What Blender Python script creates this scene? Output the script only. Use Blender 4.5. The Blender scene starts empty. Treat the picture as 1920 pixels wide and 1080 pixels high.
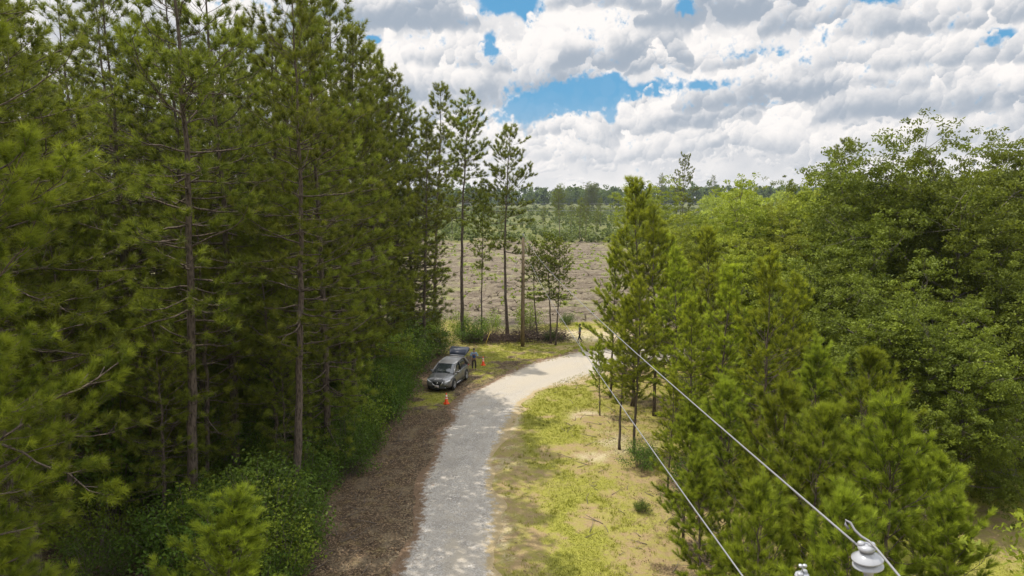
import bpy, math, random
import numpy as np
from mathutils import Vector, Matrix, Quaternion
R = math.radians
PI = math.pi
S = bpy.context.scene
COL = S.collection

# ------------------------------------------------------------------ camera
CAM_H = 14.0
PITCH = R(7.62)
F_PX = 1300.0
cam = bpy.data.cameras.new('camera'); camo = bpy.data.objects.new('camera', cam); COL.objects.link(camo)
camo.location = (0, 0, CAM_H); camo.rotation_euler = (R(90) - PITCH, 0, 0)
cam.sensor_width = 36; cam.lens = F_PX / 1920 * 36
cam.clip_start = 0.1; cam.clip_end = 12000
S.camera = camo

# ------------------------------------------------------------------ light
SUN_EL = R(63); SUN_AZ = R(-66)          # azimuth measured clockwise from +Y
sun_dir = Vector((math.sin(SUN_AZ) * math.cos(SUN_EL), math.cos(SUN_AZ) * math.cos(SUN_EL), math.sin(SUN_EL)))
sl = bpy.data.lights.new('sun', 'SUN'); sl.energy = 3.7; sl.angle = R(0.5); sl.color = (1.0, 0.93, 0.82)
so = bpy.data.objects.new('sun', sl); COL.objects.link(so)
so.rotation_euler = sun_dir.to_track_quat('Z', 'Y').to_euler(); so.location = (-60, 30, 90)
S.view_settings.view_transform = 'Standard'; S.view_settings.look = 'None'
S.view_settings.exposure = 0.25; S.view_settings.gamma = 1.0
S.cycles.max_bounces = 5; S.cycles.diffuse_bounces = 3; S.cycles.glossy_bounces = 2; S.cycles.transmission_bounces = 4; S.cycles.transparent_max_bounces = 4


class NT:
    """tiny node-building helper"""
    def __init__(s, tree):
        s.t = tree; s.n = tree.nodes; s.l = tree.links
        s.n.clear()

    def put(s, sock, v):
        if isinstance(v, bpy.types.NodeSocket):
            s.l.new(v, sock)
        elif v is not None:
            if isinstance(v, (tuple, list)) and len(v) == 3 and sock.type == 'RGBA':
                v = (*v, 1)
            sock.default_value = v

    def node(s, kind, ins=None, **props):
        nd = s.n.new(kind)
        for k, v in props.items():
            setattr(nd, k, v)
        for k, v in (ins or {}).items():
            s.put(nd.inputs[k], v)
        return nd

    def m(s, op, a, b=None, c=None, clamp=False):
        nd = s.n.new('ShaderNodeMath'); nd.operation = op; nd.use_clamp = clamp
        s.put(nd.inputs[0], a)
        if b is not None: s.put(nd.inputs[1], b)
        if c is not None: s.put(nd.inputs[2], c)
        return nd.outputs[0]

    def v(s, op, a, b=None, scale=None):
        nd = s.n.new('ShaderNodeVectorMath'); nd.operation = op
        s.put(nd.inputs[0], a)
        if b is not None: s.put(nd.inputs[1], b)
        if scale is not None: s.put(nd.inputs['Scale'], scale)
        return nd.outputs['Value'] if op in ('DOT_PRODUCT', 'LENGTH') else nd.outputs[0]

    def mix(s, f, a, b, mode='MIX'):
        nd = s.n.new('ShaderNodeMix'); nd.data_type = 'RGBA'; nd.blend_type = mode; nd.clamp_factor = True
        s.put(nd.inputs[0], f); s.put(nd.inputs[6], a); s.put(nd.inputs[7], b)
        return nd.outputs[2]

    def ss(s, x, lo, hi, a=0.0, b=1.0):
        nd = s.n.new('ShaderNodeMapRange'); nd.interpolation_type = 'SMOOTHSTEP'
        s.put(nd.inputs[0], x); s.put(nd.inputs[1], lo); s.put(nd.inputs[2], hi)
        s.put(nd.inputs[3], a); s.put(nd.inputs[4], b)
        return nd.outputs[0]

    def noise(s, vec, scale, detail=4, rough=0.55, dist=0.0, lac=2.0):
        nd = s.n.new('ShaderNodeTexNoise')
        s.put(nd.inputs['Vector'], vec); s.put(nd.inputs['Scale'], scale); nd.inputs['Detail'].default_value = detail
        nd.inputs['Roughness'].default_value = rough; nd.inputs['Distortion'].default_value = dist
        nd.inputs['Lacunarity'].default_value = lac
        return nd.outputs['Fac']

    def vor(s, vec, scale, smooth=0.6):
        nd = s.n.new('ShaderNodeTexVoronoi'); nd.feature = 'SMOOTH_F1'
        s.put(nd.inputs['Vector'], vec); s.put(nd.inputs['Scale'], scale); nd.inputs['Smoothness'].default_value = smooth
        return nd.outputs['Distance']


def pix_dir(px, py):
    """world direction seen at a pixel of the 1920x1080 photograph"""
    xc = (px - 960) / F_PX; yc = -(py - 540) / F_PX
    cp, sp = math.cos(PITCH), math.sin(PITCH)
    d = Vector((xc, cp + yc * sp, -sp + yc * cp))
    return d


# ------------------------------------------------------------------ sky
W = bpy.data.worlds.new('World'); S.world = W; W.use_nodes = True
def hsh(a, b, seed):
    n = (a * 374761393 + b * 668265263 + seed * 2246822519) & 0xffffffff
    n = ((n ^ (n >> 13)) * 1274126177) & 0xffffffff
    return ((n ^ (n >> 16)) & 0xffff) / 65535.0
def vnoise(x, y, seed=0):
    """2-D value noise 0..1"""
    xi = np.floor(x).astype(np.int64); yi = np.floor(y).astype(np.int64); xf = x - xi; yf = y - yi
    u = xf * xf * (3 - 2 * xf); v = yf * yf * (3 - 2 * yf)
    return (hsh(xi, yi, seed) * (1 - u) + hsh(xi + 1, yi, seed) * u) * (1 - v) + (hsh(xi, yi + 1, seed) * (1 - u) + hsh(xi + 1, yi + 1, seed) * u) * v
def fbm(x, y, o=4, seed=0, g=0.5):
    s = 0; a = 1; t = 0
    for k in range(o):
        s = s + a * vnoise(x * 2 ** k + 13.7 * k, y * 2 ** k + 5.1 * k, seed + k * 17); t += a; a *= g
    return s / t
def sstep(x, a, b):
    t = np.clip((x - a) / (b - a), 0, 1); return t * t * (3 - 2 * t)
def cloud_layer(NX, NY, AZ, EL):
    """cumulus sky between azimuth -AZ..AZ and elevation 0..EL (radians) -> rgba; heaps of puffs, far ones first"""
    rg = np.random.default_rng(21); K = F_PX
    az, el = np.meshgrid(np.linspace(-AZ, AZ, NX), np.linspace(0, EL, NY))
    sx = NX / (2 * AZ); sy = NY / EL
    U = az * K; V = el * K                     # angular units: 1/1300 rad
    def ang(px, py):
        d = pix_dir(px, py); return math.atan2(d.x, d.y) * K, math.atan2(d.z, math.hypot(d.x, d.y)) * K
    def fb(f, o, seed, g=.55): return fbm(U * f, V * f, o, seed, g) - .5
    wx = fb(.012, 5, 61) * 60 + fb(.06, 4, 66) * 13; wy = fb(.012, 5, 62) * 42 + fb(.06, 4, 67) * 11
    Uw = U + wx; Vw = V + wy
    fine = fb(.09, 5, 71, .65); mid = fb(.022, 5, 73, .6); wide = fbm(U * .006, V * .016, 5, 75) - .5
    def field(L):
        o = 0
        for px, py, dx, dy, w in L:
            a0, e0 = ang(px, py); o = o + w * np.exp(-((Uw - a0) / dx) ** 2 - ((Vw - e0) / dy) ** 2)
        return o
    gaps = field([(1085, 176, 80, 30, 1.3), (1000, 208, 62, 24, 1.3), (1150, 155, 30, 20, 1.1), (1225, 166, 38, 12, .9), (955, 4, 60, 20, 1.4), (985, 30, 18, 16, .9), (925, 86, 13, 20, 1.1), (1285, 14, 28, 20, 1.2),
                  (1330, 152, 34, 9, 1.0), (1640, 2, 32, 10, 1.3), (1856, 68, 26, 13, 1.3), (690, 74, 13, 7, 1.1), (1395, 98, 34, 9, .6), (1145, 212, 12, 20, .9), (710, 128, 12, 9, .8), (880, 180, 12, 10, .4)])
    lum = .50 + .9 * wide + .30 * mid + .12 * fine
    hz = 1 - sstep(V, 10, 190)
    lum = lum * (1 - .5 * hz) + .60 * .5 * hz
    alpha = np.clip(1.25 - gaps * 1.6 + mid * .9 + fine * .35, 0, 1); alpha = sstep(alpha, .12, .75)
    far = U * 0; 
    def heap(cx, base, w, h, dark=.5, n=60, bright=1.0, soft=1.0):
        """a cumulus heap: flat grey base, puffed bright head"""
        nonlocal lum, alpha
        i0 = int(max(0, (cx - w * .75 - 60) / K * sx + NX / 2)); i1 = int(min(NX, (cx + w * .75 + 60) / K * sx + NX / 2)); j0 = int(max(0, (base - 50) / K * sy)); j1 = int(min(NY, (base + h * 1.35 + 50) / K * sy))
        if i1 - i0 < 4 or j1 - j0 < 4: return
        u = Uw[j0:j1, i0:i1]; v = Vw[j0:j1, i0:i1]; S_ = np.full(u.shape, -1.0); NXx = np.zeros(u.shape); NYy = np.zeros(u.shape)
        top = base; ph = rg.uniform(0, 6.28, 3)
        for k in range(n):
            t = rg.uniform(-1, 1); env = (1 - t * t) ** .55 * (.70 + .20 * math.sin(t * 5 + ph[0]) + .14 * math.sin(t * 11 + ph[1]))
            fr = rg.random() ** .6; r = h * rg.uniform(.10, .24) * (1.25 - .6 * fr) * (.6 + .4 * env)
            y = base + r * .5 + max(0, env * h - r) * fr; x = cx + t * w * .5
            d2 = ((u - x) / r) ** 2 + ((v - y) / r) ** 2; hgt = np.sqrt(np.clip(1 - d2, 0, 1)) * r + (1 - fr) * .2 * h * env
            hgt = np.where(d2 < 1, hgt, -1); m = hgt > S_
            S_ = np.where(m, hgt, S_); NXx = np.where(m, (u - x) / r, NXx); NYy = np.where(m, (v - y) / r, NYy)
        al = sstep(S_ / h + fine[j0:j1, i0:i1] * .10, -.01, .075 * soft)
        al *= sstep(v - base, -.08 * h, .12 * h)
        hf = np.clip((v - base) / h, 0, 1.1)
        ndl = -.50 * NXx + .62 * NYy
        l = .20 + .56 * hf ** .8 + .28 * ndl + .34 * mid[j0:j1, i0:i1] + .30 * fine[j0:j1, i0:i1]
        l = l - dark * (1 - sstep(hf, .02, .62)) * .34 + .10
        l = np.clip(l * bright, 0, 1)
        c_ = lum[j0:j1, i0:i1]; h_ = hz[j0:j1, i0:i1]
        l = l * (1 - .45 * h_) + .62 * .45 * h_
        lum[j0:j1, i0:i1] = c_ * (1 - al * .9) + l * al * .9
        alpha[j0:j1, i0:i1] = np.maximum(alpha[j0:j1, i0:i1], al)
    # far rows, towards the horizon smaller and flatter
    for row in np.linspace(18, 150, 9):
        n = int(2 * AZ * K / (40 + row * 1.5))
        for q in range(n):
            x = rg.uniform(-AZ, AZ) * K; w = (60 + row * 1.3) * rg.uniform(.6, 1.6); heap(x, row + rg.uniform(-8, 8), w, (10 + row * .42) * rg.uniform(.6, 1.3), rg.uniform(.2, .6), 26, rg.uniform(.85, 1.05), 2.0)
    P = [  # px centre, py base, width, height, dark
        (720, 240, 330, 130, .3), (900, 290, 200, 90, .3), (1010, 310, 170, 70, .4), (1180, 300, 240, 90, .4), (1420, 290, 300, 90, .5), (1680, 300, 330, 90, .5), (1880, 270, 220, 100, .5),
        (1075, 262, 150, 62, .4), (1190, 248, 120, 84, .5), (1262, 240, 110, 76, .6), (1340, 230, 160, 80, .6), (840, 200, 190, 130, .2), (740, 200, 200, 130, .2),
        (1450, 200, 330, 120, 1.0), (1560, 175, 200, 90, .8), (1740, 225, 330, 120, .8), (1720, 170, 220, 100, .4), (1880, 195, 150, 100, .5), (1340, 130, 120, 90, .5),
        (920, 180, 210, 120, .3), (1020, 170, 190, 160, .4), (860, 130, 170, 110, .3), (1160, 128, 230, 130, 1.15), (1230, 135, 100, 50, .8), (1620, 130, 200, 100, .3), (1800, 120, 220, 90, .4),
        (720, 60, 330, 130, 1.4), (1420, 45, 400, 130, 1.5), (1560, 60, 220, 100, .9), (1750, 60, 260, 110, .6), (1130, 20, 160, 120, .5), (1040, 186, 30, 14, .2)]
    for px, py, w, h, dk in P:
        a0, e0 = ang(px, py); heap(a0, e0, w, h, dk, 46 + int(w / 4))
    # the part of the sky overhead and to the sides
    for q in range(60):
        x = rg.uniform(-AZ, AZ) * K; y = rg.uniform(90, EL * K)
        if -470 < x < 850 and y < 370: continue
        heap(x, y, (150 + y * .5) * rg.uniform(.5, 1.4), (70 + y * .22) * rg.uniform(.6, 1.2), rg.uniform(.4, 1.2), 60)
    gp = sstep(gaps + fine * 1.3 + mid * 1.3, .22, .85); alpha = alpha * (1 - gp * .97)
    def blur(a, r):
        for ax in (0, 1):
            for _ in range(2):
                p = np.pad(a, [(r, r + 1) if q == ax else (0, 0) for q in (0, 1)], mode='edge').cumsum(ax); n_ = a.shape[ax]; k = 2 * r + 1
                a = (np.take(p, range(k, k + n_), ax) - np.take(p, range(0, n_), ax)) / k
        return a
    lum = .62 * lum + .22 * blur(lum, 2) + .16 * blur(lum, 6)
    darks = field([(690, 28, 130, 34, .9), (820, 8, 60, 24, .6), (1175, 95, 56, 22, .85), (1215, 114, 44, 12, .5), (1400, 12, 130, 24, .85), (1540, 26, 90, 22, .6), (1500, 184, 90, 18, .7), (1420, 168, 60, 14, .5),
                   (1740, 196, 120, 16, .5), (1860, 215, 80, 14, .5), (1290, 66, 60, 12, .4), (1590, 125, 60, 14, .4), (900, 190, 50, 10, .3), (1100, 268, 60, 10, .35), (1300, 212, 70, 10, .3), (1600, 240, 120, 10, .4), (1180, 285, 60, 10, .3)])
    brite = field([(930, 40, 40, 36, .5), (1080, 40, 40, 50, .45), (1300, 125, 60, 30, .35), (1760, 110, 90, 50, .3), (1900, 150, 40, 40, .4), (1180, 200, 40, 26, .45), (1060, 235, 50, 22, .35), (830, 110, 90, 60, .35), (1640, 150, 40, 34, .35), (1250, 185, 40, 16, .4), (1560, 60, 60, 30, .2), (1330, 20, 40, 30, .3)])
    # lighten what the sun reaches, deepen the bases
    L = (lum - .60) * 1.65 + .83 - darks * .14 + brite * .20
    L = np.where(L < .3, .3 * np.exp((L - .3) / .3) , L)
    L = np.clip(L, 0, 1); L = .5 * L + .5 * L * L * (3 - 2 * L)
    dark = np.array([.31, .365, .44]); lite = np.array([.86, .825, .80])
    c = dark + (lite - dark) * L[..., None]
    a = np.clip(alpha + hz * .35, 0, 1)
    return np.concatenate([c, a[..., None]], -1).astype(np.float32)

def build_sky():
    AZ, EL = R(50), R(35)
    px = cloud_layer(1664, 600, AZ, EL)
    im = bpy.data.images.new('cloud_field', 1664, 600, alpha=True, float_buffer=True); im.colorspace_settings.name = 'Linear Rec.709'; im.alpha_mode = 'CHANNEL_PACKED'
    im.pixels.foreach_set(px.ravel()); im.update(); im.pack()
    n = NT(W.node_tree)
    out = n.node('ShaderNodeOutputWorld')
    sky = n.node('ShaderNodeTexSky', sky_type='NISHITA', sun_disc=False, sun_elevation=SUN_EL, sun_rotation=SUN_AZ,
                 altitude=100, air_density=1.0, dust_density=0.6, ozone_density=2.0)
    tc = n.node('ShaderNodeTexCoord'); sep = n.node('ShaderNodeSeparateXYZ', {0: tc.outputs['Generated']})
    az = n.m('ARCTAN2', sep.outputs[0], sep.outputs[1]); el = n.m('ARCSINE', sep.outputs[2])
    u = n.m('MULTIPLY_ADD', az, 1 / (2 * AZ), 0.5); v = n.m('MULTIPLY', el, 1 / EL)
    uv = n.node('ShaderNodeCombineXYZ', {0: u, 1: n.m('MAXIMUM', v, 0.003)}).outputs[0]
    tx = n.node('ShaderNodeTexImage', {0: uv}, image=im, extension='MIRROR', interpolation='Linear')
    skyc = n.v('SCALE', sky.outputs[0], scale=0.085)
    blue = n.mix(0.75, skyc, (0.085, 0.34, 0.60))
    low = n.ss(el, 0.0, 0.15, 1.0, 0.0)
    blue = n.mix(n.m('MULTIPLY', low, 0.8), blue, (0.42, 0.53, 0.64))
    colr = n.mix(tx.outputs['Alpha'], blue, tx.outputs['Color'])
    bg = n.node('ShaderNodeBackground', {0: colr, 1: n.ss(el, R(19), R(45), 1.0, 2.25)})  # sky above the view is boosted to add ambient fill light
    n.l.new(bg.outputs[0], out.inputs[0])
build_sky()
W.cycles.sampling_method = 'MANUAL'; W.cycles.sample_map_resolution = 512

rng = np.random.default_rng(7)
random.seed(7)

# ------------------------------------------------------------------ helpers
def G(px, py, z=0.0):
    """ground point (height z) seen at a pixel"""
    d = pix_dir(px, py); t = (z - CAM_H) / d.z
    return (d.x * t, d.y * t)
def XY(px, Y):
    """lateral position on the ground plane at distance Y for photo column px (taken near the horizon)"""
    return (px - 960) / F_PX * Y
def topz(py, Y):
    d = pix_dir(960, py)
    return CAM_H + d.z / d.y * Y

def tag(o, label=None, cat=None, group=None, kind=None):
    if label: o['label'] = label
    if cat: o['category'] = cat
    if group: o['group'] = group
    if kind: o['kind'] = kind
    return o

def mkmesh(name, V, F, mat=None, smooth=False, tint=None, cols=None):
    """V (n,3); F = list of int arrays (m,3)/(m,4) or one such array"""
    me = bpy.data.meshes.new(name)
    V = np.asarray(V, dtype=np.float32)
    if not isinstance(F, list): F = [F]
    F = [np.asarray(f, dtype=np.int32) for f in F if len(f)]
    me.vertices.add(len(V)); me.vertices.foreach_set('co', V.ravel())
    loops = np.concatenate([f.ravel() for f in F])
    tot = np.concatenate([np.full(len(f), f.shape[1], dtype=np.int32) for f in F])
    st = np.concatenate([[0], np.cumsum(tot)[:-1]]).astype(np.int32)
    me.loops.add(len(loops)); me.loops.foreach_set('vertex_index', loops)
    me.polygons.add(len(tot)); me.polygons.foreach_set('loop_start', st); me.polygons.foreach_set('loop_total', tot)
    if smooth: me.polygons.foreach_set('use_smooth', np.ones(len(tot), dtype=bool))
    if tint is not None:
        a = me.attributes.new('tint', 'FLOAT', 'POINT'); a.data.foreach_set('value', np.asarray(tint, dtype=np.float32))
    if cols:
        for nm, c in cols.items():
            a = me.attributes.new(nm, 'FLOAT_COLOR', 'POINT'); a.data.foreach_set('color', np.asarray(c, dtype=np.float32).ravel())
    if mat: me.materials.append(mat)
    me.update(); me.validate()
    return me

def obj(name, me, parent=None, loc=(0, 0, 0)):
    o = bpy.data.objects.new(name, me); COL.objects.link(o); o.location = loc
    if parent: o.parent = parent
    return o

def empty(name, loc=(0, 0, 0), rz=0.0, sc=1.0):
    o = bpy.data.objects.new(name, None); COL.objects.link(o)
    o.location = loc; o.rotation_euler = (0, 0, rz); o.scale = (sc, sc, sc); o.empty_display_size = 0.3
    return o

class MB:
    """collects shapes into one mesh"""
    def __init__(s): s.V = []; s.F3 = []; s.F4 = []; s.T = []; s.n = 0
    def add(s, V, F, t=0.5):
        V = np.asarray(V, dtype=np.float64); F = np.asarray(F, dtype=np.int64)
        s.V.append(V); (s.F3 if F.shape[1] == 3 else s.F4).append(F + s.n)
        s.T.append(np.full(len(V), t) if np.isscalar(t) else t); s.n += len(V)
    def add2(s, V, F4, F3, t=0.5):
        V = np.asarray(V, dtype=np.float64)
        s.V.append(V)
        if len(F4): s.F4.append(np.asarray(F4) + s.n)
        if len(F3): s.F3.append(np.asarray(F3) + s.n)
        s.T.append(np.full(len(V), t)); s.n += len(V)
    def tube(s, P, r, sides=6, t=0.5, caps=True):
        P = np.asarray(P, dtype=np.float64); n = len(P); r = np.broadcast_to(np.asarray(r, dtype=np.float64), (n,))
        T = np.gradient(P, axis=0); T /= np.linalg.norm(T, axis=1)[:, None] + 1e-9
        ref = np.array([0, 0, 1.0]) if abs(T[0][2]) < 0.8 else np.array([1.0, 0, 0])
        A = np.cross(T, ref); A /= np.linalg.norm(A, axis=1)[:, None] + 1e-9
        B = np.cross(T, A)
        a = np.linspace(0, 2 * PI, sides, endpoint=False)
        V = P[:, None, :] + r[:, None, None] * (np.cos(a)[None, :, None] * A[:, None, :] + np.sin(a)[None, :, None] * B[:, None, :])
        V = V.reshape(-1, 3)
        i = np.arange(n - 1)[:, None] * sides; j = np.arange(sides)[None, :]; j2 = (j + 1) % sides
        F = np.stack([i + j, i + j2, i + sides + j2, i + sides + j], axis=-1).reshape(-1, 4)
        F3 = []
        if caps:
            V = np.vstack([V, P[:1], P[-1:]]); c0 = n * sides; c1 = c0 + 1
            for q in range(sides):
                F3.append((c0, (q + 1) % sides, q)); F3.append((c1, (n - 1) * sides + q, (n - 1) * sides + (q + 1) % sides))
        s.add2(V, F, F3, t)
    def box(s, c, d, rot=None, t=0.5):
        x, y, z = [q / 2 for q in d]
        V = np.array([(-x, -y, -z), (x, -y, -z), (x, y, -z), (-x, y, -z), (-x, -y, z), (x, -y, z), (x, y, z), (-x, y, z)])
        if rot is not None: V = V @ np.array(rot).T
        s.add(V + np.array(c), [(0, 3, 2, 1), (4, 5, 6, 7), (0, 1, 5, 4), (1, 2, 6, 5), (2, 3, 7, 6), (3, 0, 4, 7)], t)
    def lathe(s, prof, sides=24, c=(0, 0, 0), t=0.5):
        prof = np.asarray(prof, dtype=np.float64); n = len(prof); a = np.linspace(0, 2 * PI, sides, endpoint=False)
        V = np.stack([prof[:, 0][:, None] * np.cos(a), prof[:, 0][:, None] * np.sin(a), np.repeat(prof[:, 1][:, None], sides, 1)], -1).reshape(-1, 3) + np.array(c)
        i = np.arange(n - 1)[:, None] * sides; j = np.arange(sides)[None, :]; j2 = (j + 1) % sides
        F = np.stack([i + j, i + j2, i + sides + j2, i + sides + j], axis=-1).reshape(-1, 4)
        s.add(V, F, t)
    def mesh(s, name, mat, smooth=False, M=None):
        V = np.vstack(s.V)
        if M is not None: V = V @ np.array(M.to_3x3()).T + np.array(M.translation)
        F = []
        if s.F3: F.append(np.vstack(s.F3))
        if s.F4: F.append(np.vstack(s.F4))
        return mkmesh(name, V, F, mat, smooth, tint=np.concatenate(s.T))
    def build(s, name, mat, parent=None, smooth=False, M=None):
        return obj(name, s.mesh(name, mat, smooth, M), parent)

def join(a, b):
    off = a.n
    a.V += b.V; a.T += b.T; a.F3 += [f + off for f in b.F3]; a.F4 += [f + off for f in b.F4]; a.n += b.n
    return a
def seg_dist(X, Y, P):
    d = np.full(X.shape, 1e9)
    for (x0, y0), (x1, y1) in zip(P[:-1], P[1:]):
        dx, dy = x1 - x0, y1 - y0
        t = np.clip(((X - x0) * dx + (Y - y0) * dy) / (dx * dx + dy * dy + 1e-9), 0, 1)
        d = np.minimum(d, np.hypot(X - x0 - t * dx, Y - y0 - t * dy))
    return d

# ------------------------------------------------------------------ materials
MATS = {}
def mat(name):
    m = bpy.data.materials.new(name); m.use_nodes = True; MATS[name] = m
    return m, NT(m.node_tree)
def simple(name, col, rough=0.6, metal=0.0, bump=0.0, scale=20, var=0.15, coat=0.0, spec=0.5, emit=None):
    m, n = mat(name)
    tc = n.node('ShaderNodeTexCoord')
    f = n.noise(tc.outputs['Object'], scale, 4, 0.6)
    c = n.mix(f, tuple(q * (1 - var) for q in col), tuple(min(1, q * (1 + var)) for q in col))
    b = n.node('ShaderNodeBsdfPrincipled', {'Base Color': c, 'Roughness': rough, 'Metallic': metal, 'Coat Weight': coat, 'Specular IOR Level': spec})
    if bump:
        bp = n.node('ShaderNodeBump', {'Height': f, 'Strength': bump, 'Distance': 0.02}); n.l.new(bp.outputs[0], b.inputs['Normal'])
    o = n.node('ShaderNodeOutputMaterial'); n.l.new(b.outputs[0], o.inputs[0])
    return m

def foliage(name, old, new, trans=0.35, tcol=None, rough=0.5, hue=0.014, spec=0.12, clump=0.8):
    """leaf material: 'tint' runs from old growth (0) to new growth (1)"""
    m, n = mat(name)
    at = n.node('ShaderNodeAttribute', attribute_name='tint', attribute_type='GEOMETRY')
    oi = n.node('ShaderNodeObjectInfo')
    tc = n.node('ShaderNodeTexCoord')
    nz = n.noise(tc.outputs['Object'], clump, 2, 0.5)
    f = n.m('ADD', at.outputs['Fac'], n.m('MULTIPLY', n.m('SUBTRACT', nz, 0.5), 0.5), clamp=True)
    c = n.mix(f, old, new)
    hs = n.node('ShaderNodeHueSaturation', {'Hue': n.m('MULTIPLY_ADD', oi.outputs['Random'], hue, 0.5 - hue / 2), 'Saturation': 1.0,
                                            'Value': n.m('MULTIPLY_ADD', oi.outputs['Random'], 0.4, 0.85), 'Color': c})
    c = hs.outputs[0]
    b = n.node('ShaderNodeBsdfPrincipled', {'Base Color': c, 'Roughness': rough, 'Specular IOR Level': spec})
    tr = n.node('ShaderNodeBsdfTranslucent', {'Color': n.mix(0.5, c, n.mix(1.0, c, tcol or (1.0, 1.0, 0.35), 'MULTIPLY'))})
    mx = n.node('ShaderNodeMixShader', {0: trans, 1: b.outputs[0], 2: tr.outputs[0]})
    o = n.node('ShaderNodeOutputMaterial'); n.l.new(mx.outputs[0], o.inputs[0])
    return m

def bark(name, a, b, scale=3.0):
    m, n = mat(name)
    tc = n.node('ShaderNodeTexCoord')
    mp = n.node('ShaderNodeMapping', {'Vector': tc.outputs['Object'], 'Scale': (1, 1, 0.3)})
    v = n.node('ShaderNodeTexVoronoi', {'Vector': mp.outputs[0], 'Scale': scale * 4})
    f = n.noise(mp.outputs[0], scale * 6, 5, 0.65)
    g = n.m('MULTIPLY', f, n.m('ADD', v.outputs['Distance'], 0.45), clamp=True)
    c = n.mix(n.ss(g, 0.2, 0.6), a, b)
    c = n.mix(n.ss(n.noise(tc.outputs['Object'], 0.9, 3, 0.6), 0.5, 0.72, 0, 0.3), c, (0.17, 0.155, 0.13))
    bs = n.node('ShaderNodeBsdfPrincipled', {'Base Color': c, 'Roughness': 0.9, 'Specular IOR Level': 0.15})
    bp = n.node('ShaderNodeBump', {'Height': g, 'Strength': 0.8, 'Distance': 0.05}); n.l.new(bp.outputs[0], bs.inputs['Normal'])
    o = n.node('ShaderNodeOutputMaterial'); n.l.new(bs.outputs[0], o.inputs[0])
    return m

M_bark = bark('pine_bark', (0.045, 0.035, 0.028), (0.150, 0.118, 0.094))
M_bark2 = bark('oak_bark', (0.05, 0.042, 0.035), (0.20, 0.175, 0.15))
M_twig = simple('twig', (0.15, 0.12, 0.10), 0.9, var=0.35, scale=6)
M_ndl = foliage('pine_needles', (0.080, 0.104, 0.019), (0.235, 0.268, 0.034), 0.42)
M_ndl_y = foliage('young_pine_needles', (0.098, 0.135, 0.018), (0.290, 0.340, 0.034), 0.44)
M_ndl_b = foliage('bright_pine_needles', (0.130, 0.170, 0.020), (0.390, 0.440, 0.040), 0.46)
M_leaf = foliage('oak_leaves', (0.085, 0.110, 0.018), (0.215, 0.258, 0.032), 0.38, rough=0.5, spec=0.15)
M_leaf_y = foliage('yellow_green_leaves', (0.155, 0.190, 0.024), (0.33, 0.37, 0.045), 0.44)
M_bush = foliage('shrub_leaves', (0.055, 0.105, 0.018), (0.15, 0.225, 0.032), 0.38)
M_scrub = foliage('scrub_leaves', (0.055, 0.080, 0.022), (0.17, 0.20, 0.045), 0.3)
M_bush_y = foliage('light_shrub_leaves', (0.14, 0.20, 0.024), (0.28, 0.35, 0.045), 0.42)
M_far = foliage('far_wood_leaves', (0.050, 0.085, 0.030), (0.165, 0.225, 0.055), 0.30, clump=0.03)

# ------------------------------------------------------------------ ground
road_L = [G(*p) for p in [(752, 1080), (775, 1000), (795, 930), (812, 870), (832, 815), (855, 768), (888, 733), (935, 705), (990, 684), (1045, 668), (1100, 657), (1150, 652)]]
road_R = [G(*p) for p in [(935, 1080), (925, 1000), (920, 930), (925, 870), (937, 815), (958, 772), (990, 745), (1040, 722), (1085, 708), (1125, 698), (1165, 690), (1210, 685)]]
road_L = [(road_L[0][0] - 1.6, -60), (road_L[0][0] - 0.6, 5), (road_L[0][0] - 0.15, 18)] + road_L + [(26, 70), (60, 80), (120, 84)]
road_R = [(road_R[0][0] - 1.6, -60), (road_R[0][0] - 0.6, 5), (road_R[0][0] - 0.15, 18)] + road_R + [(28, 63), (61, 74), (120, 78)]
def resample(P, n):
    P = np.array(P); s = np.concatenate([[0], np.cumsum(np.linalg.norm(np.diff(P, axis=0), axis=1))])
    t = np.linspace(0, s[-1], n)
    Q = np.stack([np.interp(t, s, P[:, 0]), np.interp(t, s, P[:, 1])], 1)
    return Q
def resample_pair(A, B, n):
    A = np.array(A); B = np.array(B); C = (A + B) / 2
    s = np.concatenate([[0], np.cumsum(np.linalg.norm(np.diff(C, axis=0), axis=1))]); t = np.linspace(0, s[-1], n)
    f = lambda P: np.stack([np.interp(t, s, P[:, 0]), np.interp(t, s, P[:, 1])], 1)
    A2, B2 = f(A), f(B)
    for _ in range(40):
        A2[1:-1] = (A2[:-2] + 2 * A2[1:-1] + A2[2:]) / 4; B2[1:-1] = (B2[:-2] + 2 * B2[1:-1] + B2[2:]) / 4
    return A2, B2
RA, RB = resample_pair(road_L, road_R, 700)
RC = (RA + RB) / 2
rc_c = [tuple(q) for q in RC[::12]]

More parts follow.
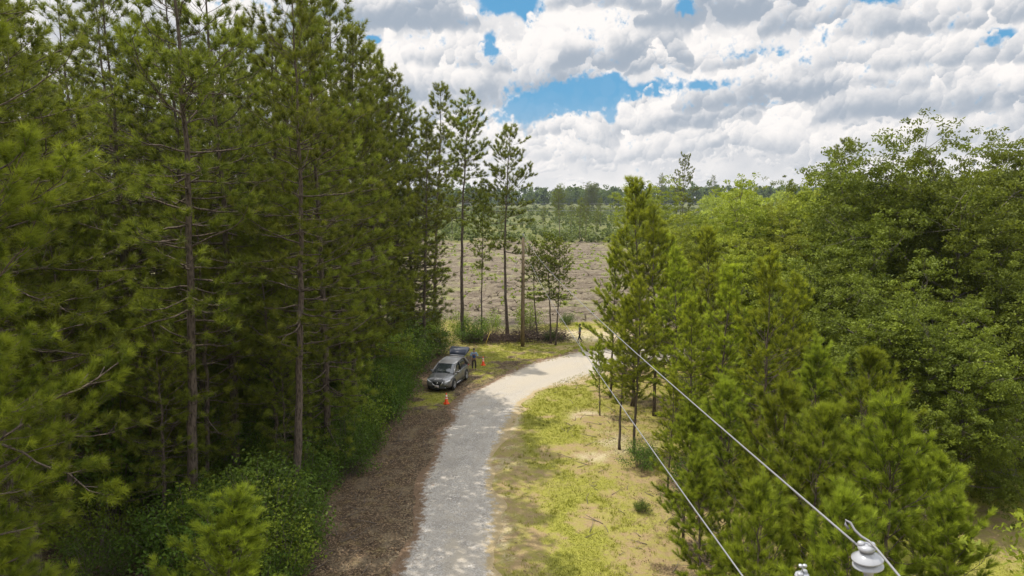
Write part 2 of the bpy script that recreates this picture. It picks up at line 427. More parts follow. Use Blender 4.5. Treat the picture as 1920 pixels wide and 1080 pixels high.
def surf(X, Y):
    """weights of ground kinds: r grass, g sand, b litter, cut, scrub"""
    X = np.asarray(X, dtype=float); Y = np.asarray(Y, dtype=float)
    n1 = fbm(X * 0.35, Y * 0.35, 4, 1); n2 = fbm(X * 1.1, Y * 1.1, 4, 5); n3 = fbm(X * 0.12, Y * 0.12, 3, 9)
    dr = seg_dist(X, Y, rc_c)
    cx = np.interp(Y, RC[:560, 1], RC[:560, 0])
    right = X > cx
    grass = np.where(right, sstep(n1 + 0.25 * n2, 0.42, 0.75), 0.0)
    litter = np.where(right, 0.25, 1.0)
    sand = np.where(right, sstep(n1, 0.62, 0.8) * 0.5, 0.08)
    def blob(px, py, rx, ry):
        x, y = G(px, py); return np.exp(-(((X - x) / rx) ** 2 + ((Y - y) / ry) ** 2) * 1.0)
    # lush strip just right of the lane
    gs = np.clip(1.3 * blob(1030, 800, 1.7, 5.0) + blob(1010, 850, 1.1, 2.6) + blob(1050, 745, 3.0, 5.0) * 0.9 + blob(1075, 980, 1.0, 2.2) * 0.9 + blob(1120, 1000, 2.5, 3.0) * 0.45 + blob(1065, 1040, .9, 1.6) * .8
                 + blob(1130, 910, 2.0, 2.5) * .35 + blob(1090, 715, 3, 3) * .5, 0, 1)
    grass = np.where(right, np.clip(0.46 * grass + gs * sstep(n2 + n1, 0.65, 1.0), 0, 1), grass)
    # sandy bare spots
    ss_ = blob(1100, 782, 1.3, 1.5) * 1.2 + blob(1110, 850, 1.6, 1.4) * 0.9 + blob(1150, 815, 1.5, 1.2) * 0.6 + blob(960, 790, 0.5, 2.5) * .7 + blob(985, 860, .5, 3.0) * 0.5 + blob(940, 740, .8, 2) * .5
    sand = np.clip(sand + ss_ * sstep(n2 + .3 * n1, 0.35, 0.8), 0, 1); grass = grass * (1 - np.clip(ss_, 0, 1) * 0.8)
    # verge beyond the car: olive grass both sides
    vg = blob(960, 668, 6.0, 4.5) + blob(1070, 650, 6, 2.5) + blob(810, 750, 1.6, 2.2) * 1.2 + blob(905, 700, 1.2, 3.5) * .7 + blob(1100, 606, 9, 4.5) * 1.2
    vg = np.clip(vg, 0, 1)
    grass = np.clip(grass + np.where(~right | (Y > 62), vg * sstep(n2, 0.3, 0.6), 0), 0, 1)
    pk = blob(1100, 630, 7, 3.2); sand = np.clip(sand + pk * 0.9, 0, 1); grass *= (1 - .9 * pk)
    lfar = sstep(Y, 58, 64) * ~right; grass = np.clip(grass + lfar * .35 * sstep(n1, .35, .6), 0, 1)
    litter = np.clip(np.where(right, 0.05 + 0.40 * sstep(n1, 0.45, 0.7) + .75 * sstep(X, 3.8 + (Y - 26) * .06, 6.2 + (Y - 26) * .09) * sstep(n2, .25, .6) * (1 - sstep(X, 10, 13)), 1.0 - .7 * lfar) * (1 - grass), 0, 1)
    # road shoulders
    sh = sstep(dr, 3.4, 1.6) * sstep(n2, .3, .62); sand = np.clip(sand + np.where(right, sh * 0.75, sh * 0.25), 0, 1); grass = grass * (1 - 0.5 * sh)
    edge = 75 + 3 * (n3 - 0.5) * 4 + np.clip(-(X + 10), 0, 60) * 0.1
    cut = sstep(Y, edge - 1.5, edge + 2) * (1 - sstep(Y, 178 + 60 * n3, 200 + 60 * n3))
    cut = cut * (1 - sstep(X, 24, 32))
    scrub = sstep(Y, 178 + 60 * n3, 200 + 60 * n3)
    far = sstep(np.hypot(X, Y), 90, 130) * (1 - cut)
    scrub = np.clip(np.maximum(scrub, far * (X > 20)), 0, 1)
    gr_r = sstep(X, 10, 14) * (1 - cut) * (1 - scrub) * sstep(n1, .3, .6)
    grass = np.clip(grass * (1 - cut) + gr_r * .7, 0, 1)
    return grass, sand, litter, cut, scrub, dr

def axis(segs):
    out = [segs[0][0]]
    for a, b, st in segs:
        n = max(1, int(round((b - a) / st))); out += list(np.linspace(a, b, n + 1)[1:])
    return np.array(out)
def grow(a, b, st, k=1.18):
    o = [a]; 
    while o[-1] < b: o.append(o[-1] + st); st *= k
    return o
xs_out = grow(60, 1900, 1.2); xs = np.array([-q for q in xs_out[::-1]] + list(np.arange(-60 + .7, -14, 0.7)) + list(np.arange(-14, 14, 0.28)) + list(np.arange(14, 60, 0.7)) + xs_out)
ys_b = grow(-18, 0, 1); 
ys = np.array([-q for q in grow(0, 900, 2.5)[::-1]][:-1] + list(np.arange(0, 20, 1.0)) + list(np.arange(20, 72, 0.28)) + list(np.arange(72, 130, 0.45)) + list(np.arange(130, 235, 0.9)) + grow(235, 2000, 1.6))
xs = np.unique(np.round(xs, 4)); ys = np.unique(np.round(ys, 4))
GX, GY = np.meshgrid(xs, ys)
g_, s_, l_, c_, sc_, dr_ = surf(GX, GY)
def relief(X, Y, cut, dr):
    z = 0.10 * (fbm(X * 0.15, Y * 0.15, 3, 21) - 0.5) * sstep(dr, 2.3, 5.0)
    z = z + 0.05 * (fbm(X * 1.3, Y * 1.3, 3, 22) - 0.5) * sstep(dr, 2.3, 3.2)
    # planting rows and windrows of the cleared field
    row = np.sin((Y - 0.28 * X + 2.5 * fbm(X * .06, Y * .06, 2, 4)) * 2 * PI / 5.2)
    z = z + cut * (0.16 * row + 0.85 * (fbm(X * 0.55, Y * 0.8, 4, 23, 0.6) - 0.5) * sstep(fbm(X * .11, Y * .3, 2, 31), .3, .7))
    return z
GZ = relief(GX, GY, c_, dr_)
nx, ny = len(xs), len(ys)
V = np.stack([GX, GY, GZ], -1).reshape(-1, 3)
i = np.arange(ny - 1)[:, None] * nx; j = np.arange(nx - 1)[None, :]
F = np.stack([i + j, i + j + 1, i + nx + j + 1, i + nx + j], -1).reshape(-1, 4)
colA = np.stack([g_, s_, l_, c_], -1).reshape(-1, 4)
colB = np.stack([sc_, sstep(dr_, 1.2, 2.4), dr_ * 0, dr_ * 0 + 1], -1).reshape(-1, 4)
def ground_h(x, y):
    x = np.atleast_1d(np.asarray(x, float)); y = np.atleast_1d(np.asarray(y, float))
    _, _, _, c, _, d = surf(x, y); return relief(x, y, c, d)

def ground_mat():
    m, n = mat('ground_surface')
    tc = n.node('ShaderNodeTexCoord'); P = tc.outputs['Object']
    a = n.node('ShaderNodeVertexColor', layer_name='kindA'); sa = n.node('ShaderNodeSeparateColor', {0: a.outputs[0]})
    b = n.node('ShaderNodeVertexColor', layer_name='kindB'); sb = n.node('ShaderNodeSeparateColor', {0: b.outputs[0]})
    fine = n.noise(P, 9.0, 6, 0.7); mid = n.noise(P, 1.6, 5, 0.6); big = n.noise(P, 0.25, 4, 0.6); vf = n.noise(P, 30.0, 3, 0.6)
    st = n.node('ShaderNodeTexVoronoi', {'Vector': n.v('MULTIPLY', P, (1, 1.0, 1)), 'Scale': 16.0})
    # dry grass / straw base
    straw = n.mix(fine, (0.19, 0.135, 0.065), (0.40, 0.30, 0.16))
    straw = n.mix(n.ss(mid, .40, .60, 0, .7), straw, (0.27, 0.255, 0.055))
    straw = n.mix(n.ss(vf, .55, .72, 0, .5), straw, (0.50, 0.42, 0.27))
    lit = n.mix(n.ss(fine, .35, .7), (0.040, 0.028, 0.019), (0.130, 0.092, 0.060))
    lit = n.mix(n.ss(st.outputs['Color'], .66, .8, 0, .7), lit, (0.30, 0.21, 0.13))
    lit = n.mix(n.ss(n.noise(P, 0.9, 6, 0.7), .46, .62, 0, .75), lit, n.mix(fine, (0.09, 0.072, 0.046), (0.27, 0.21, 0.135)))
    lit = n.mix(n.ss(mid, .5, .7, 0, .5), lit, (0.15, 0.10, 0.045))
    gr = n.mix(n.ss(fine, .3, .7), (0.155, 0.165, 0.025), (0.325, 0.325, 0.056))
    gr = n.mix(n.ss(mid, .5, .7, 0, .45), gr, (0.30, 0.27, 0.06))
    sd = n.mix(fine, (0.42, 0.34, 0.23), (0.62, 0.53, 0.39))
    sd = n.mix(n.ss(st.outputs['Color'], .75, .85, 0, .5), sd, (0.25, 0.18, 0.11))
    c = straw
    wl = n.m('ADD', sa.outputs[2], n.m('MULTIPLY', n.m('SUBTRACT', mid, .5), 1.2))
    c = n.mix(n.ss(wl, .35, .75), c, lit)
    ws = n.m('ADD', n.m('MULTIPLY_ADD', n.m('SUBTRACT', mid, .5), .8, sa.outputs[1]), n.m('MULTIPLY', n.m('SUBTRACT', fine, .5), 1.5))
    c = n.mix(n.ss(ws, .15, .95, 0, .9), c, sd)
    wg = n.m('ADD', n.m('MULTIPLY_ADD', n.m('SUBTRACT', mid, .5), .9, sa.outputs[0]), n.m('MULTIPLY', n.m('SUBTRACT', fine, .5), 1.5))
    c = n.mix(n.ss(wg, .05, .95, 0, .9), c, gr)
    # cleared field
    cm = n.noise(n.v('MULTIPLY', P, (0.5, 1.5, 1)), 0.6, 6, 0.7); ck = n.noise(P, 2.4, 6, 0.75)
    cut = n.mix(n.ss(cm, .35, .65), (0.105, 0.086, 0.058), (0.210, 0.178, 0.122))
    rw = n.node('ShaderNodeSeparateXYZ', {0: P}); ph = n.m('ADD', n.m('MULTIPLY_ADD', rw.outputs[0], -.28, rw.outputs[1]), n.m('MULTIPLY', n.noise(P, .12, 3, .6), 6.0))
    sw = n.m('SINE', n.m('MULTIPLY', ph, 1.208))
    cut = n.mix(n.ss(n.m('ADD', sw, n.m('MULTIPLY', n.m('SUBTRACT', n.noise(P, .8, 5, .7), .5), 5.0)), .1, 1.3, 0, .65), cut, (0.105, 0.082, 0.066))
    cut = n.mix(n.ss(ck, .50, .62, 0, .65), cut, (0.12, 0.085, 0.065))
    cut = n.mix(n.ss(n.noise(P, 5.0, 3, .7), .56, .66, 0, .6), cut, (0.38, 0.33, 0.27))
    cut = n.mix(n.ss(n.noise(P, 0.13, 4, 0.65), .52, .66, 0, .55), cut, (0.22, 0.24, 0.07))
    c = n.mix(a.outputs['Alpha'], c, cut)
    scr = n.mix(n.ss(n.noise(n.v('MULTIPLY', P, (1, .4, 1)), 0.06, 7, 0.75), .35, .65), (0.050, 0.070, 0.022), (0.15, 0.15, 0.05))
    c = n.mix(sb.outputs[0], c, scr)
    bs = n.node('ShaderNodeBsdfPrincipled', {'Base Color': c, 'Roughness': 0.95, 'Specular IOR Level': 0.12})
    hgt = n.m('ADD', fine, n.m('MULTIPLY', mid, 1.0))
    bp = n.node('ShaderNodeBump', {'Height': hgt, 'Strength': 0.9, 'Distance': 0.06}); n.l.new(bp.outputs[0], bs.inputs['Normal'])
    o = n.node('ShaderNodeOutputMaterial'); n.l.new(bs.outputs[0], o.inputs[0])
    return m
gme = mkmesh('ground', V, F, ground_mat(), smooth=True, cols={'kindA': colA, 'kindB': colB})
tag(obj('ground', gme), kind='structure')

# gravel lane
def road_mat():
    m, n = mat('lane_gravel')
    tc = n.node('ShaderNodeTexCoord'); P = tc.outputs['Object']
    at = n.node('ShaderNodeVertexColor', layer_name='lane'); s = n.node('ShaderNodeSeparateColor', {0: at.outputs[0]})
    fine = n.noise(P, 14.0, 5, 0.75); mid = n.noise(P, 1.2, 5, 0.62); st = n.node('ShaderNodeTexVoronoi', {'Vector': P, 'Scale': 22.0})
    g = n.mix(n.ss(fine, .3, .7), (0.235, 0.213, 0.184), (0.53, 0.49, 0.43))
    g = n.mix(n.ss(n.noise(P, 0.7, 5, .7), .45, .65, 0, .45), g, (0.17, 0.155, 0.14))
    g = n.mix(n.ss(st.outputs['Color'], .6, .8, 0, .5), g, (0.62, 0.61, 0.59))
    sd = n.mix(fine, (0.30, 0.265, 0.21), (0.52, 0.465, 0.38))
    w = n.m('ADD', s.outputs[0], n.m('MULTIPLY', n.m('SUBTRACT', mid, .5), 1.8))
    w = n.m('ADD', w, n.m('MULTIPLY', n.m('SUBTRACT', fine, .5), .5))
    c = n.mix(n.ss(w, .2, .85), g, sd)
    c = n.mix(n.m('MULTIPLY', at.outputs['Alpha'], n.ss(mid, .3, .6, .25, .6)), c, n.mix(fine, (0.30, 0.27, 0.235), (0.47, 0.435, 0.38)))
    e = n.m('ADD', s.outputs[1], n.m('MULTIPLY', n.m('SUBTRACT', n.noise(P, 3.0, 5, .65), .5), 1.6))
    edgec = n.mix(s.outputs[2], n.mix(fine, (0.11, 0.07, 0.045), (0.26, 0.18, 0.115)), n.mix(fine, (0.26, 0.20, 0.09), (0.50, 0.40, 0.25)))
    c = n.mix(n.ss(e, .45, .85), c, edgec)
    bs = n.node('ShaderNodeBsdfPrincipled', {'Base Color': c, 'Roughness': 0.93, 'Specular IOR Level': 0.15})
    bp = n.node('ShaderNodeBump', {'Height': fine, 'Strength': 0.8, 'Distance': 0.04}); n.l.new(bp.outputs[0], bs.inputs['Normal'])
    o = n.node('ShaderNodeOutputMaterial'); n.l.new(bs.outputs[0], o.inputs[0])
    return m
NA = 21
tt = np.linspace(-0.09, 1.09, NA)
nR = len(RA)
Vr = []; Cr = []
for k in range(nR):
    a, b = RA[k], RB[k]
    w0 = (fbm(np.array([k * 0.14]), np.array([1.0]), 3, 41)[0] - .5) * 0.22; w1 = (fbm(np.array([k * 0.14]), np.array([9.0]), 3, 43)[0] - .5) * 0.30
    for t in tt:
        u = t + (w0 * (1 - t) + w1 * t) * (abs(t - .5) * 2) ** 2
        x, y = a[0] + (b[0] - a[0]) * u, a[1] + (b[1] - a[1]) * u
        crown = 0.05 * (1 - (2 * t - 1) ** 2) - 0.018 * (math.exp(-((t - .27) / .08) ** 2) + math.exp(-((t - .73) / .08) ** 2))
        z = max(0.0, crown) - 0.012 * max(0, abs(2 * t - 1) - .85) / .33
        Vr.append((x, y, z + 0.02))
        d2 = (x - G(1020, 700)[0]) ** 2 + ((y - G(1020, 700)[1]) * 0.7) ** 2
        sandy = 0.75 * math.exp(-d2 / 40.0) + (0.35 if y > 58 else 0) + 0.35 * math.exp(-((y - 26) / 3.5) ** 2) * (t > .4) + .20 + .18 * (fbm(np.array([k * .06]), np.array([t * 2.0]), 3, 50)[0] - .5)
        edge = max(0, (abs(t - .5) * 2 - 0.52) / 0.62)
        Cr.append((sandy, min(1, edge), 1.0 if t > .5 else 0.0, min(1, math.exp(-((t - .27) / .10) ** 2) + math.exp(-((t - .73) / .10) ** 2))))
i = np.arange(nR - 1)[:, None] * NA; j = np.arange(NA - 1)[None, :]
Fr = np.stack([i + j, i + j + 1, i + NA + j + 1, i + NA + j], -1).reshape(-1, 4)
tag(obj('gravel_road', mkmesh('gravel_road', np.array(Vr), Fr, road_mat(), smooth=True, cols={'lane': np.array(Cr)})), kind='structure')

# ------------------------------------------------------------------ tree generators
def unit(v): return v / (np.linalg.norm(v, axis=-1, keepdims=True) + 1e-9)

def needles(C, A, n, ln, w, rg, tint, spread=(0.25, 1.25)):
    """tufts of needles: C centres, A axes -> triangles"""
    N = len(C)
    C = np.repeat(C, n, 0); A = np.repeat(A, n, 0); T = np.repeat(tint, n, 0)
    Rn = rg.normal(size=(N * n, 3)); Pn = unit(Rn - (Rn * A).sum(1, keepdims=True) * A)
    th = rg.uniform(spread[0], spread[1], N * n)[:, None]
    D = A * np.cos(th) + Pn * np.sin(th)
    D[:, 2] -= 0.08
    D = unit(D)
    L = (ln * rg.uniform(0.7, 1.1, N * n))[:, None]
    Wd = unit(np.cross(D, rg.normal(size=(N * n, 3)))) * (w * 0.5)
    off = rg.normal(size=(N * n, 3)) * ln * 0.07
    b0 = C + off - Wd; b1 = C + off + Wd; tp = C + off + D * L
    V = np.stack([b0, b1, tp], 1).reshape(-1, 3)
    F = np.arange(N * n * 3).reshape(-1, 3)
    T = np.stack([T - 0.12, T - 0.12, T + 0.12], 1).ravel() + rg.normal(size=N * n * 3) * 0.05
    return V, F, np.clip(T, 0, 1)

def leaves(C, Nn, rad, size, rg, tint, flat=0.6, asp=0.5, up=0.5):
    """clusters of leaf quads around centres"""
    N = len(C); C = np.repeat(C, Nn, 0); T = np.repeat(tint, Nn); rad = np.repeat(np.broadcast_to(rad, (N,)), Nn)
    P = unit(rg.normal(size=(N * Nn, 3))) * (rg.uniform(0.15, 1, N * Nn) ** 0.6)[:, None] * rad[:, None]
    P[:, 2] *= flat
    P += C
    nrm = unit(rg.normal(size=(N * Nn, 3)) + np.array([0, 0, up])); u = unit(np.cross(nrm, rg.normal(size=(N * Nn, 3)))); v = np.cross(nrm, u)
    s = (size * rg.uniform(0.6, 1.2, N * Nn))[:, None]
    a, b, c, d = P - u * s, P + v * s * asp, P + u * s, P - v * s * asp
    V = np.stack([a, b, c, d], 1).reshape(-1, 3)
    F = np.arange(len(V)).reshape(-1, 4)
    hz = (P[:, 2] - C[:, 2]) / (rad * flat + 1e-6)
    tt_ = np.clip(T + 0.15 * hz + rg.normal(size=N * Nn) * 0.10, 0, 1)
    return V, F, np.repeat(tt_, 4)

def pine(seed, H=23.0, cb=0.4, Rm=3.4, wh=0.45, nb=(3, 5), el=(-5, 55), ntuft=22, tl=0.24, tw=0.013, r0=0.23, peak=0.3, side=0.30, back=0.45,
         needle=None, dead=True, bend=0.25, power=0.75, foxtail=0.0, newness=0.45, skip=0.0, twigw=1.0):
    """a pine of height H; cb = bare share of the trunk; Rm = crown radius; el = branch elevation bottom, top"""
    rg = np.random.default_rng(seed); needle = needle or M_ndl
    n = 22; zz = np.linspace(0, H, n); ph = rg.uniform(0, 6.28, 2)
    cx = bend * np.sin(zz / H * 3.0 + ph[0]) - bend * math.sin(ph[0]); cy = bend * np.sin(zz / H * 2.6 + ph[1]) - bend * math.sin(ph[1])
    C = np.stack([cx, cy, zz], 1)
    C += rg.normal(size=C.shape) * np.array([0.03, 0.03, 0]) ; C[0, :2] = 0
    rr = r0 * (1 - 0.93 * (zz / H) ** 0.9); rr[0] *= 1.35
    C[0, 2] = -0.3
    tr = MB(); tr.tube(C, rr, 10)
    def at(z): return np.array([np.interp(z, zz, C[:, 0]), np.interp(z, zz, C[:, 1]), z])
    def rad(z): return np.interp(z, zz, rr)
    br = MB(); TC = []; TA = []; TT = []
    zc = cb * H
    if dead:
        for z in np.arange(max(1.5, zc * 0.4), zc, 0.55):
            if rg.random() < 0.75:
                a = rg.uniform(0, 6.28); L = rg.uniform(0.3, 1.0 + 1.4 * (z / zc)); e = rg.uniform(-0.25, 0.25)
                d = np.array([math.cos(a) * math.cos(e), math.sin(a) * math.cos(e), math.sin(e)]); p = at(z)
                br.tube([p, p + d * L * .5 + rg.normal(size=3) * .05, p + d * L + np.array([0, 0, -.12 * L]) + rg.normal(size=3) * .08], [0.018, 0.012, 0.004], 3, caps=False)
    z = zc; golden = rg.uniform(0, 6.28)
    while z < H - 0.25:
        t = (z - zc) / (H - zc)
        if t < peak: pr = 0.55 + 0.45 * (t / peak) ** 0.7
        else: pr = (1 - (t - peak) / (1 - peak)) ** power
        for k in range(rg.integers(nb[0], nb[1] + 1)):
            if rg.random() < skip: continue
            golden += 2.4 + rg.normal() * 0.35; a = golden
            L = max(0.35, Rm * pr * rg.uniform(0.45, 1.2)); e = R(el[0] + (el[1] - el[0]) * t ** 1.2 + rg.normal() * 13)
            m = max(4, int(L / 0.4) + 2); s = np.linspace(0, 1, m)
            curve = e + 0.55 * s ** 2 - 0.12 * s
            step = L / (m - 1); p = at(z + rg.uniform(-.15, .15)); pts = [p]; aa = a
            for q in range(1, m):
                aa += rg.normal() * 0.20; ee = curve[q] + rg.normal() * .10
                p = p + step * np.array([math.cos(aa) * math.cos(ee), math.sin(aa) * math.cos(ee), math.sin(ee)]); pts.append(p)
            pts = np.array(pts); rb = min(0.05, rad(z) * 0.40) * (0.5 + 0.5 * L / Rm)
            br.tube(pts, np.linspace(rb, 0.008, m), 4, caps=False)
            tips = [(pts[-1], unit(pts[-1] - pts[-2]), back * 1.2, 1.0)]
            sl_ = back_s = 0.22 * L
            sgn = 1
            while sl_ < L * 0.97:
                u = sl_ / L; kf = u * (m - 1); k0 = min(int(kf), m - 2); p0 = pts[k0] + (pts[k0 + 1] - pts[k0]) * (kf - k0); d0 = unit(pts[k0 + 1] - pts[k0])
                lat = unit(np.cross(d0, np.array([0, 0, 1.0]))) * sgn; sgn = -sgn
                dd = unit(d0 * 0.75 + lat * rg.uniform(0.5, 1.0) + np.array([0, 0, rg.uniform(-0.15, 0.5)]))
                tw_ = (0.28 + 0.45 * L * (1 - u) * rg.uniform(.5, 1)) * twigw; tw_ = min(tw_, 1.5)
                p1 = p0 + dd * tw_ * 0.55; dd2 = unit(dd + np.array([0, 0, 0.35])); p2 = p1 + dd2 * tw_ * 0.45
                br.tube([p0, p1, p2], [0.012, 0.009, 0.005], 3, caps=False)
                tips.append((p2, dd2, min(tw_ * 0.8, back), 0.8))
                if tw_ > 0.55:
                    d3 = unit(dd + lat * rg.uniform(-1, 1) + np.array([0, 0, .3])); p3 = p1 + d3 * 0.3; tips.append((p3, d3, 0.25, 0.7))
                sl_ += side * rg.uniform(0.7, 1.3)
            for (tp, td, bk, sz) in tips:
                nn = max(1, int(round(bk / 0.15)))
                for q in range(nn):
                    TC.append(tp - td * q * 0.15); TA.append(td); TT.append(newness + 0.30 * (q == 0) - 0.12 * q + rg.normal() * 0.20 + 0.12 * t)
        z += wh * rg.uniform(0.7, 1.3)
    # leader
    for q in range(5):
        TC.append(at(H) - np.array([0, 0, 0.16 * q])); TA.append(np.array([0, 0, 1.0])); TT.append(newness + .3)
    TC = np.array(TC); TA = unit(np.array(TA)); TT = np.array(TT)
    V, F, T = needles(TC, TA, ntuft, tl, tw, rg, TT, (0.2, 1.15) if foxtail == 0 else (0.15, 0.8))
    return dict(H=H, parts=[('trunk', join(tr, br).mesh('trunk', M_bark, True)), ('crown', mkmesh('crown', V, F, needle, tint=T))], n=len(TC))

def broad(seed, H=17.0, Rm=6.0, cb=0.25, nl=9, leaf=0.085, per=110, crad=0.85, flat=0.6, r0=0.3, mat_=None, sub=5, tint0=0.4, sparse=0.0, asp=0.45, squash=1.0, tips=3):
    """a broadleaf tree with several ascending limbs"""
    rg = np.random.default_rng(seed); tr = MB(); br = MB(); mat_ = mat_ or M_leaf
    zc = cb * H
    n = 14; zz = np.linspace(-.3, H * 0.86, n); C = np.stack([0.25 * np.sin(zz / H * 4 + seed), .25 * np.cos(zz / H * 3 + seed), zz], 1); C -= np.array([C[0, 0], C[0, 1], 0])
    tr.tube(C, r0 * (1 - .9 * np.linspace(0, 1, n)) * np.where(np.arange(n) == 0, 1.4, 1), 9)
    cent = []; tint = []; rads = []
    nlimb = nl * 3
    for k in range(nlimb):
        t = (k + rg.uniform(0, 1)) / nlimb; z0 = zc + (H * 0.80 - zc) * t * 0.95; a = k * 2.4 + rg.normal() * 0.4
        q = 2 * t - 0.75; Rr = Rm * max(0.30, math.sqrt(max(0.05, 1 - q * q / 1.7))) * rg.uniform(0.75, 1.12)
        e = R(10 + 50 * t + rg.normal() * 8); L = Rr / max(0.45, math.cos(e)) * (1 - .18 * t)
        p = np.array([np.interp(z0, zz, C[:, 0]), np.interp(z0, zz, C[:, 1]), z0]); m = 7; pts = [p]
        for s in range(1, m):
            a += rg.normal() * 0.13; e2 = e + 0.25 * math.sin(s * 1.3 + k) - 0.05 * s
            p = p + L / (m - 1) * np.array([math.cos(a) * math.cos(e2), math.sin(a) * math.cos(e2), math.sin(e2)]) ; pts.append(p)
        pts = np.array(pts); br.tube(pts, np.linspace(r0 * 0.36 * (1 - .5 * t), 0.012, m), 5, caps=False)
        for s in range(2, m):
            for w in range(sub if s > 2 else 2):
                if rg.random() < sparse: continue
                d = unit(unit(pts[s] - pts[s - 1]) * 0.6 + rg.normal(size=3) * 0.8 + np.array([0, 0, .15])); Lb = rg.uniform(0.5, 1.5) * (L / 6 + .5)
                b1 = pts[s] + d * Lb * .5; b2 = b1 + unit(d + rg.normal(size=3) * .35) * Lb * .5
                br.tube([pts[s], b1, b2], [.02, .012, .004], 3, caps=False)
                cv = rg.normal() * 0.16
                for g in range(tips):
                    cent.append(b2 + rg.normal(size=3) * crad * .55 * np.array([1, 1, .6])); tint.append(tint0 + cv + rg.normal() * .08 + .18 * (pts[s][2] / H - .5)); rads.append(crad * rg.uniform(.45, 1.0) * .62)
    cent = np.array(cent)
    V, F, T = leaves(cent, max(4, per // tips), np.array(rads), leaf, rg, np.array(tint), flat, asp)
    V[:, 2] = np.where(V[:, 2] < 0.2, 0.2 + rg.uniform(0, .4, len(V)), V[:, 2])
    top = np.percentile(V[:, 2], 99.95)
    return dict(H=top, parts=[('trunk', join(tr, br).mesh('trunk', M_bark2, True)), ('crown', mkmesh('crown', V, F, mat_, tint=T))], n=len(cent))

def bush(seed, H=1.6, Rr=1.3, nst=40, per=55, leaf=0.055, crad=0.32, mat_=None, tint0=0.4):
    rg = np.random.default_rng(seed); st = MB(); cent = []; tint = []
    for k in range(nst):
        a = rg.uniform(0, 6.28); rr = math.sqrt(rg.uniform(0, 1)) * Rr; h = H * (1 - 0.55 * (rr / Rr) ** 2) * rg.uniform(0.6, 1.1)
        b = np.array([math.cos(a) * rr * .3, math.sin(a) * rr * .3, -0.05]); e = np.array([math.cos(a) * rr, math.sin(a) * rr, h])
        mid = (b + e) / 2 + np.array([0, 0, .15 * h]) + rg.normal(size=3) * .06
        st.tube([b, mid, e], [.014, .01, .003], 3, caps=False)
        cv = rg.normal() * .14
        for s in (0.45, 0.7, 0.88, 1.0):
            cent.append(b + (e - b) * s + rg.normal(size=3) * .12); tint.append(tint0 + cv + .2 * (s - .6))
    V, F, T = leaves(np.array(cent), per // 4 + 4, crad, leaf, rg, np.array(tint), 0.75, 0.5, .7)
    V[:, 2] = np.maximum(V[:, 2], 0.02)
    return dict(H=H, parts=[('stems', st.mesh('stems', M_twig)), ('foliage', mkmesh('foliage', V, F, mat_ or M_bush, tint=T))])

def plant(tp, name, x, y, h=None, rz=None, label='', cat='tree', group=None, sc=None, wide=1.0, tilt=(0, 0)):
    s = sc or (h / tp['H'] if h else 1.0)
    o = empty(name, (x, y, float(ground_h(x, y)[0])), rz if rz is not None else random.uniform(0, 6.28)); o.scale = (s * wide, s * wide, s)
    o.rotation_euler.x = tilt[0]; o.rotation_euler.y = tilt[1]
    tag(o, label, cat, group)
    for nm, me in tp['parts']: obj(nm, me, o)
    return o

import time; T0 = time.time()
# tall forest pines
TP = [pine(100 + k, H=24, cb=c, Rm=r, r0=.22, el=(-14, 50), wh=.50, nb=(3, 4), ntuft=26, tl=.30, tw=.021, side=.42, back=.24, skip=.12, bend=.4, peak=.35, power=.48, newness=.42) for k, (c, r) in enumerate([(0.25, 4.4), (0.31, 4.0), (0.22, 4.3), (0.38, 3.8), (0.28, 4.7)])]
TM = [pine(130 + k, H=13, cb=c, Rm=r, r0=.12, el=(0, 55), wh=.48, ntuft=26, tl=.28, tw=.020, side=.42, back=.25, peak=.28, power=.5, newness=.5) for k, (c, r) in enumerate([(0.22, 3.1), (0.3, 2.8)])]
# rows at the sunny edge: full crowns nearly to the ground
TE = [pine(120 + k, H=23, cb=c, Rm=r, r0=.2, el=(-12, 54), wh=.48, ntuft=27, tl=.30, tw=.021, side=.38, back=.26, peak=.25, newness=.6, power=.5) for k, (c, r) in enumerate([(0.14, 4.2), (0.22, 3.9), (0.10, 3.7)])]
# thin lone pines
TS = [pine(140 + k, H=23, cb=c, Rm=r, r0=.21, el=(-8, 44), wh=.50, nb=(2, 4), ntuft=36, tl=.31, tw=.020, peak=.42, skip=.05, side=.32, back=.35, bend=.45, newness=.5, power=.42) for k, (c, r) in enumerate([(0.50, 3.4), (0.48, 4.0), (0.42, 4.3)])]
# young pines
TY = [pine(160 + k, H=12, cb=c, Rm=r, r0=.11, el=(5, 62), wh=.42, nb=(3, 4), ntuft=26, tl=.28, tw=.021, peak=.3, needle=M_ndl_b, dead=False, back=.5, side=.46, foxtail=1, newness=.5, power=.55, bend=.2) for k, (c, r) in enumerate([(0.12, 2.7), (0.2, 2.5), (0.08, 3.0), (0.32, 2.2)])]
# young pines close to the camera: finer needles
TN = [pine(180 + k, H=8.5, cb=c, Rm=r, r0=.09, el=(12, 66), wh=.40, nb=(3, 5), ntuft=50, tl=.26, tw=.0125, peak=.36, needle=M_ndl_y, dead=False, back=.5, side=.40, foxtail=1, newness=.5, power=.62, bend=.16) for k, (c, r) in enumerate([(0.1, 2.6), (0.14, 2.3), (0.08, 2.9)])]
